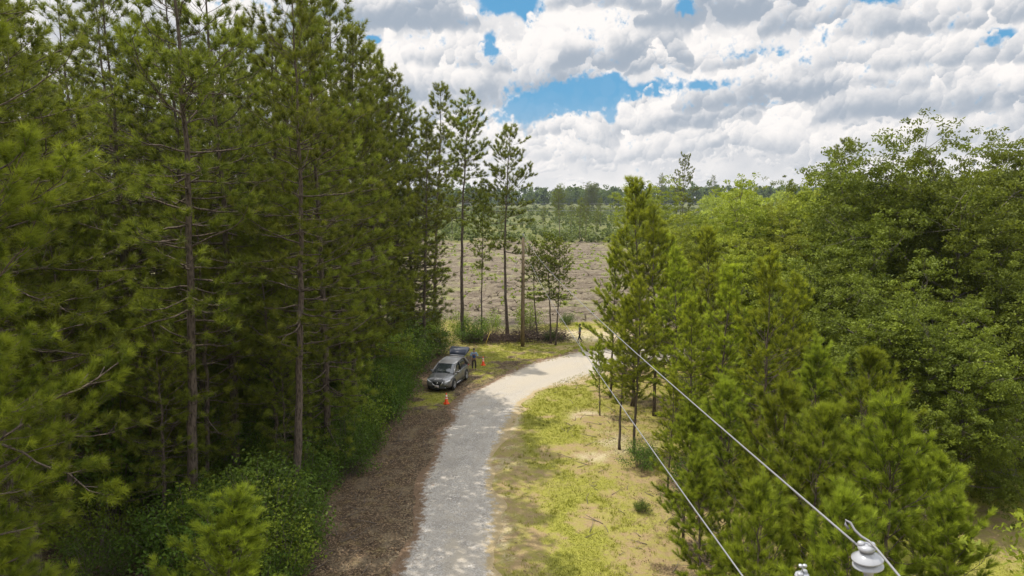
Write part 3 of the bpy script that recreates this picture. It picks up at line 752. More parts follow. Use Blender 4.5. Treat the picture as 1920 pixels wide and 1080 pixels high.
# big pine beside the camera
TB = pine(199, H=20, cb=.27, Rm=4.4, r0=.22, el=(-5, 48), wh=.42, nb=(3, 4), ntuft=66, tl=.25, tw=.0095, back=.45, side=.34, newness=.42, needle=M_ndl_y, power=.5)
print('pines', time.time() - T0)
BO = [broad(300, H=17.5, Rm=6.4, cb=.16, nl=12, leaf=.11, per=190, crad=1.0, sub=3, tips=5), broad(301, H=17, Rm=5.6, cb=.18, nl=11, leaf=.11, per=190, crad=.95, sub=3, tips=5), broad(302, H=14, Rm=5.0, cb=.12, nl=10, leaf=.11, per=180, crad=.9, sub=3, tips=5)]
BY = [broad(310, H=13, Rm=4.6, cb=.18, nl=9, leaf=.12, per=120, crad=.85, mat_=M_leaf_y, sub=3, tips=4, sparse=.1, r0=.16), broad(311, H=12, Rm=3.8, cb=.12, nl=9, leaf=.12, per=120, crad=.8, mat_=M_leaf_y, sub=3, tips=4, sparse=.1, r0=.14)]
BU = [bush(400, 1.9, 1.5, 60), bush(401, 1.5, 1.2, 45), bush(402, 2.6, 1.5, 60, crad=.38)]
BL = [bush(410, 1.6, 1.2, 30, mat_=M_bush_y), bush(411, 2.2, 1.2, 34, mat_=M_bush_y, crad=.34)]
print('broad', time.time() - T0)

def P2(px, Y): return XY(px, Y), Y
# ---- left wood: the pines one can tell apart
gl = 'tall pines at the front of the left wood'
named = [
    # px at mid-trunk, Y, top-row, template, label
    (418, 32.0, -120, 0, 'thick scaly trunked pine at the front of the left wood, straightest trunk there'),
    (532, 29.0, -60, 1, 'pine with curved bare grey trunk nearest the lane, right of the thick trunked pine'),
    (592, 38.0, -70, 3, 'pine with a slimmer trunk standing behind the curved trunk pine'),
    (372, 34.0, -40, 3, 'thin dark trunked pine just left of the thick scaly trunked pine'),
    (12, 22.5, -300, 4, 'pale scaly trunked pine at the left border, its base cut by the bottom edge'),
    (225, 40.0, -60, 0, 'pine with dark trunk left of the middle of the left wood, crown against the sky'),
    (165, 48.0, -30, 2, 'pine far back at the left showing only dark stem and high crown'),
    (615, 44.0, 5, 2, 'tall full pine whose tip is highest at the right end of the left wood'),
]
for px, Y, ty, tp, lb in named:
    x, y = P2(px, Y); plant(TP[tp], 'pine_tree', x, y, topz(ty, Y), label=lb, group=gl)
for px, Y, ty, tp, lb in [
    (690, 46, 78, 0, 'full pine with pointed crown standing left of the parked car, its tip sunlit'),
    (742, 60, 130, 1, 'full green pine behind the parked car, crown a step lower than its left neighbour'),
    (792, 57.5, 225, 2, 'lower full pine behind the raised tailgate with boughs over the verge'),
    (700, 60, 110, 2, 'broad pine behind the sunlit edge of the left wood'),
    (775, 61, 182, 0, 'last full pine at the right end of the left wood, touching the cleared field'),
    (600, 34, -10, 2, 'low branched pine overhanging the brown verge before the car'),
    (655, 41, 45, 1, 'low branched pine overhanging the verge just left of the parked car'),
]:
    x, y = P2(px, Y); plant(TE[tp], 'pine_tree', x, y, topz(ty, Y), label=lb, group='full crowned pines along the edge of the left wood')
LM = [(-12.9, 32, 'thick trunked pine'), (-9.6, 29, 'curved trunk pine'), (-16.4, 22.5, 'border pine'), (-4.75, 50.5, 'parked car'), (-8.7, 61, 'last full pine'), (-15.4, 34, 'dark stemmed pine'), (-22.6, 40, 'dark trunked pine'), (-10.8, 44, 'topmost pine')]
LR = [(8, 45, 'tallest bright young pine'), (22, 42, 'left big oak'), (24.3, 38, 'tallest oak'), (30, 41, 'oak at the right border'), (20, 62, 'bare topped tree'), (29, 118, 'thin tall pine'), (15, 44, 'pine thicket'), (38, 80, 'flat crowned pine')]
SEEN = {}
def where(x, y, h, kinds, marks, tail=''):
    """a label that says where a plant stands among its neighbours"""
    ms = sorted(marks, key=lambda m: (m[0] - x) ** 2 + (m[1] - y) ** 2)
    best = None
    for m in ms:
        dx, dy = x - m[0], y - m[1]; d = math.hypot(dx, dy)
        near = 'close' if d < 5 else ('a little way' if d < 10 else ('some way' if d < 18 else 'far'))
        ang_ = math.degrees(math.atan2(dx, dy)) % 360
        rel = ['behind', 'behind and right of', 'right of', 'in front and right of', 'in front of', 'in front and left of', 'left of', 'behind and left of'][int(((ang_ + 22.5) % 360) // 45)]
        lb = '%s %s %s the %s%s' % (kinds[0 if h < kinds[3] else (1 if h < kinds[4] else 2)], near, rel, m[2], tail)
        if len(lb.split()) > 16: continue
        if lb not in SEEN: SEEN[lb] = 1; return lb
        best = best or lb
    return best
# ---- left wood: the crowd behind
pts = [(o.location.x, o.location.y) for o in COL.objects if o.name.startswith('pine_tree')]
rg = random.Random(5)
cnt = 0
for _ in range(6000):
    Y = rg.uniform(17, 72); X = rg.uniform(-75, -9)
    lim = -9.6 - (max(0, Y - 40) * .07) - (0.8 if Y < 30 else 0)
    if X > lim or X < -0.80 * Y - 14: continue
    if Y < 26 and X > -13: continue
    if abs((X + 4.75) * .41 + (Y - 50.5) * .91) < 3.4 and X > -22: continue
    if min((X - a) ** 2 + (Y - b) ** 2 for a, b in pts) < (3.1 + (0.8 if Y > 50 else 0)) ** 2: continue
    pts.append((X, Y)); cnt += 1
    h = rg.uniform(20, 26.5)
    pxx = 960 + F_PX * (X + 1.5) / Y
    if pxx > 520: h = min(h, topz(np.interp(pxx, [520, 560, 640, 700, 790], [-60, -30, 40, 110, 190]), Y))
    plant(TP[rg.randrange(5)], 'pine_tree', X, Y, h, rg.uniform(0, 6.28), where(X, Y, h, ('shorter slender pine', 'slender pine', 'very tall slender pine', 22, 24.5), LM), 'tree', 'pines deep in the left wood')
    if cnt > 84: break
print('crowd', cnt)
# understorey saplings
for k in range(26):
    Y = rg.uniform(24, 60); X = rg.uniform(-0.72 * Y, -10.5 - (Y > 40) * 2)
    h = rg.uniform(3.5, 8.0)
    plant(BU[2] if k % 2 else BO[2], 'understory_tree', X, Y, h, None, where(X, Y, h, ('low leafy sapling', 'leafy sapling', 'tall leafy sapling', 5, 6.5), LM), 'tree', 'saplings under the left pines')
for k in range(26):
    Y = rg.uniform(25, 62); X = rg.uniform(-0.72 * Y, -10.8 - (Y > 40) * 1.5)
    if abs((X + 4.75) * .41 + (Y - 50.5) * .91) < 2.8 and X > -14: continue
    h = rg.uniform(8, 15)
    plant(TM[k % 2], 'pine_tree', X, Y, h, None, where(X, Y, h, ('half grown pine', 'half grown bushy pine', 'bushy middle sized pine', 10, 12.5), LM), 'tree', 'half grown pines in the left wood')
for X, Y, h in [(-10.3, 34.5, 10.5), (-9.9, 39, 12), (-10.2, 42.8, 11), (-9.8, 46.5, 9), (-10.6, 30.6, 8), (-9.9, 57.5, 10)]:
    plant(TM[int(Y) % 2], 'pine_tree', X, Y, h, None, where(X, Y, h, ('half grown edge pine', 'half grown bushy edge pine', 'bushy middle sized edge pine', 9.5, 11.5), LM), 'tree', 'half grown pines along the verge')
# near pines at the left
plant(TB, 'pine_tree', -12.1, 13.6, 19.5, 1.0, 'very close pine at the left border with long pale needled boughs and bare twigs', 'tree')
plant(TB, 'pine_tree', -14.6, 17.5, 15.0, 3.9, 'close pine low at the left border behind the nearest boughs', 'tree')
x, y = XY(395, 17.0) , 17.0
plant(TN[1], 'young_pine', -8.0, 16.4, 6.6, .4, 'bright tipped young pine at the bottom of the left wood beside the bluish shrub', 'tree', wide=1.35, tilt=(0, R(7)))
plant(TN[0], 'young_pine', -12.4, 15.2, 7.2, 2.4, 'young pine at the bottom left corner with light green tips', 'tree')

# ---- lone pines by the utility pole
for px, Y, ty, tp, lb in [(813, 78, 165, 1, 'thin lone pine just right of the left wood, its stem half hidden by boughs'),
                          (868, 66, 182, 0, 'tallest lone pine with bare stem on the edge of the cleared field'),
                          (951, 68.5, 243, 2, 'lone pine with spreading right side crown just left of the utility pole')]:
    x, y = P2(px, Y); plant(TS[tp], 'pine_tree', x, y, topz(ty, Y), label=lb, group='lone pines at the edge of the cleared field')
x, y = P2(902, 67); plant(TS[0], 'pine_tree', x, y, topz(368, 67), .5, 'thin yellowish young pine between the two lone pines', 'tree', wide=.75)
for px, Y, ty, lb, tl_ in [(1014, 66, 455, 'spindly little pine just right of the utility pole', (0, R(4))), (1038, 65, 440, 'leaning spindly pine of the pair right of the utility pole, left stem', (0, R(4))),
                      (1047, 64, 450, 'spindly pine of the pair right of the utility pole, upright right stem', (0, R(1.5)))]:
    x, y = P2(px - 4, Y); plant(TS[2], 'pine_tree', x, y, topz(ty, Y), None, lb, 'tree', tilt=tl_)
x, y = P2(1281, 118); plant(TS[1], 'pine_tree', x, y, topz(293, 118), 1.2, 'tall thin pine with small flat crown standing alone above the right thicket', 'tree', wide=.8)

# ---- right side: young pine cluster by the bend
gy = 'young pines on the right of the lane'
for px, Y, ty, tp, lb in [
    (1192, 45, 338, 0, 'tallest bright young pine beside the bend of the lane'),
    (1236, 43, 392, 1, 'dark tipped young pine just right of the tallest bright one'),
    (1150, 47, 470, 2, 'young pine nearest the bend, low boughs over the lane end'),
    (1170, 37, 560, 3, 'slim young pine on bare stem at the edge of the grass strip'),
    (1196, 36.5, 520, 3, 'second slim young pine on a darker bare stem at the edge of the grass'),
    (1280, 40, 470, 1, 'young pine in the thicket behind the two bare stemmed ones'),
    (1330, 44, 430, 0, 'young pine in the thicket below the thin tall pine'),
    (1300, 33, 560, 1, 'dense young pine in the middle of the right thicket'),
    (1370, 33, 500, 0, 'dark dense young pine in the middle of the right thicket'),
    (1440, 31, 480, 2, 'dark dense young pine crowning the middle of the right thicket'),
    (1250, 52, 440, 0, 'young pine at the back of the bend cluster'),
    (1130, 43, 640, 3, 'small sapling pine at the left foot of the bend cluster'),
    (1500, 34, 520, 1, 'young pine against the big oak, left side'),
    (1265, 31, 700, 3, 'small bare stemmed pine in front of the right thicket'),
]:
    x, y = P2(px, Y); plant(TY[tp], 'young_pine', x, y, topz(ty, Y), label=lb, group=gy)
# nearest young pines, lower right
for px, Y, ty, tp, lb in [
    (1300, 26, 745, 1, 'near young pine at the left of the lower right group beside the grass'),
    (1385, 24, 720, 0, 'near young pine behind the lower wire, left of the middle of the lower right group'),
    (1340, 21, 850, 1, 'small near young pine low beside the lower wire'),
    (1470, 21, 730, 2, 'broad near young pine in the middle of the lower right group'),
    (1560, 19, 770, 0, 'near young pine crossed by the upper wire left of the insulator'),
    (1460, 16.5, 905, 2, 'lowest near young pine just left of the smaller insulator'),
    (1700, 18, 745, 1, 'near young pine with tall brownish spire right of the insulator'),
    (1770, 19, 850, 2, 'near young pine at the lower right below the big oak'),
    (1640, 15, 930, 0, 'closest young pine behind the large insulator'),
    (1840, 16.5, 935, 1, 'near young pine close to the lower right corner'),
    (1560, 27, 640, 1, 'taller young pine between the lower group and the big oak'),
    (1640, 25, 660, 0, 'taller young pine in front of the big oak trunk'),
]:
    x, y = P2(px, Y); plant(TN[tp], 'young_pine', x, y, topz(ty, Y), label=lb, group=gy)
# big oaks and yellow green trees
for px, Y, ty, tp, w, lb in [
    (1640, 42, 262, 1, 1.0, 'big dark green oak left of the tallest oak at the right'),
    (1790, 38, 222, 0, 1.0, 'tallest and widest oak at the right'),
    (1925, 41, 240, 1, 1.0, 'oak cut off by the right border'),
    (1550, 38, 420, 2, 1.0, 'lower oak in front of the left side of the big oaks'),
    (1700, 31, 480, 2, 1.05, 'lower oak hanging dark foliage before the tallest oak'),
    (1830, 29, 560, 2, .9, 'low oak at the right just above the near grass'),
    (1940, 33, 420, 2, 1.0, 'low oak at the right border under the cut off oak')]:
    x, y = P2(px, Y); plant(BO[tp], 'oak_tree', x, y, topz(ty, Y), None, lb, 'tree', 'oaks on the right', wide=w)
for px, Y, ty, tp, lb in [
    (1380, 62, 330, 0, 'yellow green tree with bare grey boughs showing at its top'),
    (1440, 70, 352, 1, 'yellow green tree right of the bare topped one'),
    (1340, 56, 400, 1, 'low yellow green tree below the bare topped one'),
    (1480, 56, 390, 0, 'yellow green tree beside the left side of the big oaks'),
    (1420, 48, 440, 1, 'yellow green tree in front of the bare topped one'),
    (1530, 64, 350, 0, 'yellow green tree partly behind the big oaks'),
    (1320, 78, 392, 0, 'round yellow green tree at the back behind the thin tall pine'),
    (1215, 110, 332, 0, 'pale feathery tree rising behind the tallest bright young pine')]:
    x, y = P2(px, Y); plant(BY[tp], 'broadleaf_tree', x, y, topz(ty, Y), None, lb, 'tree', 'yellow green trees in the right thicket')
x, y = P2(1572, 80); plant(TS[2], 'pine_tree', x, y, topz(268, 80), 2.0, 'dark pine with layered flat crown behind the big oaks', 'tree')
# filling behind the right thicket
rg = random.Random(12)
for k in range(60):
    Y = rg.uniform(52, 130); px = rg.uniform(1290, 1980)
    x, y = P2(px, Y)
    if px < 1350 and Y < 75: continue
    h = min(topz(395 - (px > 1500) * 70 + rg.uniform(-12, 25), Y), 16)
    lb_ = where(x, y, h, ('low leafy tree', 'leafy tree', 'tall leafy tree', 11, 13.5), LR)
    if lb_ in [o.get('label') for o in COL.objects]: continue
    plant([BY[0], BY[1], BO[2]][rg.randrange(3)], 'broadleaf_tree', x, y, h, None, lb_ or where(x, y, h, ('low leafy tree', 'leafy tree', 'tall leafy tree', 11, 13.5), LR), 'tree', 'trees deep in the right thicket')

plant(BY[1], 'broadleaf_tree', 12.2, 11.6, 8.9, 1.0, 'pale leafed tree poking sprigs in at the lower right border', 'tree')
# ---- shrubs
x, y = G(530, 1050); plant(BU[0], 'shrub', x, y, 2.1, label='dense dark bluish green shrub at the foot of the left wood by the brown verge', cat='shrub')
rg = random.Random(3)
gs_ = 'shrubs at the foot of the left wood'
n_b = 0
while n_b < 150:
    Y = rg.uniform(21.5, 56); e = -7.75; X = e - abs(rg.gauss(0, 1)) * (2.2 if n_b % 2 else 9) - .5
    if X < -.75 * Y - 2: continue
    n_b += 1
    q = rg.uniform(.7, 1.6); plant((BU + [BL[1]])[rg.randrange(4)], 'shrub', X, Y, None, None, where(X, Y, q, ('small green shrub', 'green shrub', 'big green shrub', 1.0, 1.3), LM), 'shrub', gs_, sc=q)
for k in range(40):
    Y = rg.uniform(56, 72); X = rg.uniform(-30, -5.2) if k % 3 else rg.uniform(-12, -5.0)
    q = rg.uniform(.8, 1.7); plant((BU + BL)[rg.randrange(5)], 'shrub', X, Y, None, None, where(X, Y, q, ('small leafy shrub', 'leafy shrub', 'big leafy shrub', 1.1, 1.4), LM), 'shrub', 'shrubs between the left wood and the field', sc=q)
for px, py, h, t, lb in [(925, 628, 2.6, 1, 'light green shrub at the foot of the left lone pines'), (990, 622, 3.4, 1, 'tall light green shrub behind the utility pole'), (1066, 608, 1.3, 0, 'dark green shrub at the field edge left of the walking person'),
                         (1035, 640, 1.2, 0, 'small shrub on the brush pile right of the utility pole'), (890, 640, 2.4, 0, 'leafy shrub left of the tallest lone pine stem'), (1200, 875, 1.4, 0, 'small round bush at the edge of the dry grass'),
                         (1205, 960, .6, 0, 'tiny low plant on the dry grass')]:
    x, y = G(px, py); plant((BL if t else BU)[t], 'shrub', x, y, h, label=lb, cat='shrub')
for k in range(34):
    Y = rg.uniform(30, 62); x, y = P2(rg.uniform(1240 + (62 - Y) * 1.5, 1900), Y)
    q = rg.uniform(.7, 1.5); plant((BU + BL)[rg.randrange(5)], 'shrub', x, y, None, None, where(x, y, q, ('small leafy shrub', 'leafy shrub', 'big leafy shrub', 1.0, 1.3), LR), 'shrub', 'shrubs in the right thicket', sc=q)
print('planted', time.time() - T0)

# ------------------------------------------------------------------ far country (uncountable masses)
def far_mass(name, spec, mat_, label, cat, seed, trunks=True):
    """spec: list of (x, y, h, r, nq, size, tint, cb)"""
    rg_ = np.random.default_rng(seed); VV = []; FF = []; TT = []; n0 = 0
    for (x, y, h, r, nq, sz, ti, cb) in spec:
        z0 = h * cb
        # several lobes for an uneven outline
        nlb = rg_.integers(4, 8)
        lob = np.stack([rg_.normal(size=nlb) * r * .42, rg_.normal(size=nlb) * r * .42, z0 + (h - z0) * rg_.uniform(.15, .85, nlb)], 1)
        lob[0] = (0, 0, z0 + (h - z0) * .8)
        id_ = rg_.integers(0, nlb, nq)
        P = unit(rg_.normal(size=(nq, 3))) * rg_.uniform(.3, 1, nq)[:, None] * r * .55 + lob[id_]
        P[:, 2] = np.clip(P[:, 2], 0.05 * h, h)
        P += np.array([x, y, 0])
        nn = unit(rg_.normal(size=(nq, 3)) + np.array([0, -.2, .4])); u = unit(np.cross(nn, rg_.normal(size=(nq, 3)))); v = np.cross(nn, u); s = (sz * rg_.uniform(.5, 1.2, nq))[:, None]
        V_ = np.stack([P - u * s, P + v * s * .7, P + u * s, P - v * s * .7], 1).reshape(-1, 3)
        VV.append(V_); FF.append(np.arange(len(V_)).reshape(-1, 4) + n0); n0 += len(V_)
        TT.append(np.repeat(np.clip(ti + rg_.normal(size=nq) * .1 + .25 * (P[:, 2] / h - .6), 0, 1), 4))
    o = obj(name, mkmesh(name, np.vstack(VV), np.vstack(FF), mat_, tint=np.concatenate(TT)))
    tag(o, label, cat, kind='stuff'); return o
rg_ = np.random.default_rng(77)
spec = []
for k in range(1700):
    Y = 690 + abs(rg_.normal()) * 55; X = rg_.uniform(-420, 760)
    con = rg_.random() < .45
    h = (24.5 if not con else 25) * rg_.uniform(.66, 1.05) * (1.22 if rg_.random() < .05 else 1) + 5 * (fbm(np.array([X * .012]), np.array([3.0]), 3, 8)[0] - .5)
    spec.append((X, Y, h, (5.6 if not con else 3.4) * rg_.uniform(.8, 1.2), 130, 1.15, (.12 if con else .55) + rg_.normal() * .1, .12))
far_mass('far_woods', spec, M_far, 'dark line of woodland closing the horizon beyond the field', 'woods', 5)
spec = []
for k in range(6500):
    Y = 206 + (rg_.random() ** 1.2) * 480; X = rg_.uniform(-.45, .6) * Y
    d = fbm(np.array([X * .02]), np.array([Y * .01]), 3, 12)[0]
    if d < .42 and rg_.random() < .75: continue
    h = rg_.uniform(.8, 3.2) * (1.5 if rg_.random() < .1 else 1)
    spec.append((X, Y, h, h * .75, 34, .28 + Y * .0007, rg_.uniform(.1, 1.0), 0.0))
far_mass('scrub', spec, M_scrub, 'green scrub covering the old clearing beyond the bare field', 'scrub', 6)
spec = []
for k in range(2600):
    Y = 78 + rg_.random() ** 1.1 * 130; X = rg_.uniform(-.5, .16) * Y
    if fbm(np.array([X * .09]), np.array([Y * .06]), 3, 15)[0] < .5 and rg_.random() < .85: continue
    h = rg_.uniform(.15, .6) * (2 if rg_.random() < .06 else 1)
    spec.append((X, Y, h, h * 1.1, 16, .10 + Y * .0006, rg_.uniform(.3, 1.0), 0.0))
far_mass('weeds', spec, M_bush_y, 'low green weeds scattered over the cleared field', 'weeds', 16)
spec = []
for k in range(420):
    Y = 150 + rg_.random() * 500; X = rg_.uniform(.27, .8) * Y
    spec.append((X, Y, rg_.uniform(7, 15) if Y < 300 else rg_.uniform(10, 19), rg_.uniform(2.5, 4.5), 150, .5 + Y * .0006, rg_.uniform(.2, .9), .1))
far_mass('distant_thicket', spec, M_leaf_y, 'green thicket stretching away behind the trees on the right', 'thicket', 9)
# thin stems standing in the scrub
rg = random.Random(31)
for k, (px, py, ty) in enumerate([(848, 448, 372), (1050, 452, 350), (1088, 455, 372), (1098, 450, 380), (1118, 449, 395), (940, 448, 392), (870, 446, 395), (1020, 440, 388), (1125, 425, 372), (770, 452, 370), (1070, 430, 380)]):
    x, y = G(px, py); plant(TS[k % 3], 'pine_tree', x, y, topz(ty, y), None, where(x, y, 1, ('thin scrubland pine',) * 3 + (5, 9), [(-20.5, 200, 'tallest lone pine'), (-1.5, 200, 'spreading lone pine'), (3.2, 200, 'utility pole'), (25, 200, 'bright young pine')], ', beyond the field'), 'tree', 'thin pines left standing beyond the bare field')
# taller trees rising from the far wood
for px, Y, ty, tp, lb in [(1108, 640, 340, BO[1], 'rounded tree rising above the far wood near the middle of the horizon'), (1237, 600, 326, TS[0], 'pine head rising above the far wood left of the thin tall pine'),
                          (1335, 600, 330, TS[1], 'small dark pine head above the far wood right of the thin tall pine'), (1048, 660, 343, BO[2], 'rounded tree at the left of the visible far wood')]:
    x, y = P2(px, Y); plant(tp, 'tree', x, y, topz(ty, Y), None, lb, 'tree')

# slash and stumps over the cleared field
M_deb = simple('weathered_wood', (0.17, 0.138, 0.100), .95, var=.6, scale=.8)
db = MB(); rg_ = np.random.default_rng(55)
for k in range(5200):
    Y = 76 + rg_.random() ** 1.2 * 130; X = rg_.uniform(-.62, .2) * Y
    rowp = math.sin((Y - .28 * X) * 2 * PI / 5.2)
    if rowp < .1 and rg_.random() < .85: continue
    z = float(ground_h(X, Y)[0]) if k % 4 == 0 else 0.1
    if k % 9 == 0:
        for q in range(7):
            d = unit(rg_.normal(size=3) * np.array([1, 1, .7]) + np.array([0, 0, .3])); L = rg_.uniform(.3, .9); p = np.array([X, Y, z + .1])
            db.tube([p, p + d * L], [.09, .02], 4, caps=False)
    else:
        a = rg_.uniform(0, PI); L = rg_.uniform(.4, 1.8); e = rg_.uniform(-.1, .35); d = np.array([math.cos(a) * math.cos(e), math.sin(a) * math.cos(e), math.sin(e)]); p = np.array([X, Y, z + .08])
        db.tube([p, p + d * L], [rg_.uniform(.03, .10), .02], 4)
tag(db.build('logging_debris', M_deb), 'weathered roots, sticks and stumps strewn over the cleared field', 'debris', kind='stuff')
# dark brush row under the lone pines
M_brush = simple('brush_wood', (0.085, 0.055, 0.042), .95, var=.6, scale=2)
br = MB()
for k in range(2600):
    t = rg_.random(); x0, y0 = G(868, 640); x1, y1 = G(1062, 636)
    p = np.array([x0 + (x1 - x0) * t + rg_.normal() * .4, y0 + (y1 - y0) * t + rg_.normal() * .8, abs(rg_.normal()) * .42 * (0.6 + .8 * vnoise(np.array([t * 7]), np.array([.5]), 2)[0])])
    d = unit(rg_.normal(size=3) * np.array([1, 1, .6])); L = rg_.uniform(.3, 1.1)
    br.tube([p, p + d * L * .5 + rg_.normal(size=3) * .05, p + d * L], [.02, .014, .006], 3, caps=False)
tag(br.build('brush_pile', M_brush), 'long low pile of dark brown brush under the lone pines', 'brush pile')

# ------------------------------------------------------------------ grass and fallen leaves
M_grass = foliage('grass_blades', (0.18, 0.19, 0.028), (0.36, 0.36, 0.055), .35, clump=.5, hue=0)
M_dry = foliage('dry_leaves', (0.10, 0.060, 0.035), (0.40, 0.29, 0.17), .1, tcol=(1, .8, .6), hue=0, clump=1.5)
rg_ = np.random.default_rng(91)
def scatter(n, xr, yr, wfun):
    X = rg_.uniform(*xr, n); Y = yr[0] + (yr[1] - yr[0]) * rg_.random(n) ** 1.15
    w = wfun(X, Y); k = rg_.random(n) < w
    return X[k], Y[k]
def blades(X, Y, per, h, w, name, m, label, cat):
    N = len(X); X = np.repeat(X, per) + rg_.normal(size=N * per) * .05; Y = np.repeat(Y, per) + rg_.normal(size=N * per) * .05
    Z = ground_h(X, Y); a = rg_.uniform(0, 6.28, N * per); hh = h * rg_.uniform(.5, 1.3, N * per)
    B = np.stack([X, Y, Z], 1); u = np.stack([np.cos(a), np.sin(a), a * 0], 1) * w; tip = B + np.stack([rg_.normal(size=N * per) * .4 * hh, rg_.normal(size=N * per) * .4 * hh, hh], 1)
    V_ = np.stack([B - u, B + u, tip], 1).reshape(-1, 3)
    t = np.repeat(np.clip(rg_.normal(size=N) * .2 + .5, 0, 1), per); t = np.repeat(t, 3)
    tag(obj(name, mkmesh(name, V_, np.arange(len(V_)).reshape(-1, 3), m, tint=t)), label, cat, kind='stuff')
X, Y = scatter(230000, (-12, 30), (23, 80), lambda x, y: (lambda s: np.clip(s[0] * 1.3 - .2, 0, 1) * (s[5] > 2.0))(surf(x, y)))
blades(X, Y, 4, .055, .010, 'grass', M_grass, 'short yellow green grass on the strip beside the lane', 'grass')
X, Y = scatter(160000, (-30, 16), (22, 60), lambda x, y: (lambda s: np.clip(s[2], 0, 1) * (s[5] > 1.5))(surf(x, y)))
N = len(X); Z = ground_h(X, Y) + .012
nn = unit(rg_.normal(size=(N, 3)) * .5 + np.array([0, 0, 1])); u = unit(np.cross(nn, rg_.normal(size=(N, 3)))) ; v = np.cross(nn, u); P = np.stack([X, Y, Z + .01], 1); s = rg_.uniform(.018, .05, N)[:, None]
V_ = np.stack([P - u * s, P + v * s * .5, P + u * s, P - v * s * .5], 1).reshape(-1, 3)
tag(obj('leaf_litter', mkmesh('leaf_litter', V_, np.arange(len(V_)).reshape(-1, 4), M_dry, tint=np.repeat(np.clip(rg_.normal(size=N) * .25 + .35, 0, 1), 4))), 'brown fallen leaves and straw beside the lane', 'leaves', kind='stuff')
X, Y = scatter(9000, (-1, 12), (23, 66), lambda x, y: (lambda s: (.12 + .5 * s[0]) * (s[5] > 2.1) * (fbm(x * .5, y * .5, 3, 77) > .5))(surf(x, y)))
blades(X, Y, 9, .16, .011, 'tall_grass', M_grass, 'taller tufts of grass and weeds standing in the dry lawn', 'grass')
tw = MB()
for k in range(420):
    X_ = rg_.uniform(-9.5, -1) if k % 3 else rg_.uniform(3, 9); Y_ = rg_.uniform(23, 60); dd_ = seg_dist(np.array([X_]), np.array([Y_]), rc_c)[0]
    if dd_ < 2.2: continue
    a_ = rg_.uniform(0, PI); L_ = rg_.uniform(.25, 1.3); z_ = float(ground_h(X_, Y_)[0]) + .03; p_ = np.array([X_, Y_, z_]); d_ = np.array([math.cos(a_), math.sin(a_), rg_.uniform(0, .08)])
    tw.tube([p_, p_ + d_ * L_ * .5 + rg_.normal(size=3) * np.array([.05, .05, .01]), p_ + d_ * L_], [.016, .012, .005], 4)
tag(tw.build('fallen_twigs', M_twig), 'fallen twigs and sticks lying on both verges of the lane', 'twigs', kind='stuff')
print('scatter', time.time() - T0)
#OBJECTS
# ------------------------------------------------------------------ car
M_paint = simple('grey_metal_paint', (0.21, 0.21, 0.213), .30, metal=.55, coat=.6, var=.04, scale=3)
M_glass = simple('dark_window_glass', (0.018, 0.024, 0.028), .06, var=.1, spec=.8, coat=.5)
M_blk = simple('black_plastic', (0.018, 0.018, 0.018), .55, var=.2)
M_chr = simple('chrome', (0.75, 0.75, 0.76), .15, metal=1, var=.03)
M_tyre = simple('tyre_rubber', (0.022, 0.021, 0.020), .85, var=.3)
M_rim = simple('alloy_rim', (0.48, 0.48, 0.49), .35, metal=.8, var=.1)
M_lamp = simple('headlight_lens', (0.62, 0.64, 0.66), .12, var=.2, scale=30, coat=1)
M_red = simple('tail_lamp_red', (0.45, 0.02, 0.02), .2, coat=1)
M_plate = simple('number_plate', (0.62, 0.55, 0.56), .5, var=.2)
M_int = simple('car_interior', (0.05, 0.048, 0.045), .8, var=.3)

def loft(mb, secs, closed=True):
    """secs: list of (k,3) rings of equal length"""
    n = len(secs); k = len(secs[0]); V = np.vstack(secs); F = []
    for i in range(n - 1):
        for j in range(k if closed else k - 1):
            j2 = (j + 1) % k; F.append((i * k + j, i * k + j2, (i + 1) * k + j2, (i + 1) * k + j))
    mb.add(V, F)
    for e in (0, n - 1):
        c = np.mean(secs[e], 0); Vc = np.vstack([secs[e], c]); T = [(j, (j + 1) % k, k) if e else ((j + 1) % k, j, k) for j in range(k)]
        if closed: mb.add(Vc, T)

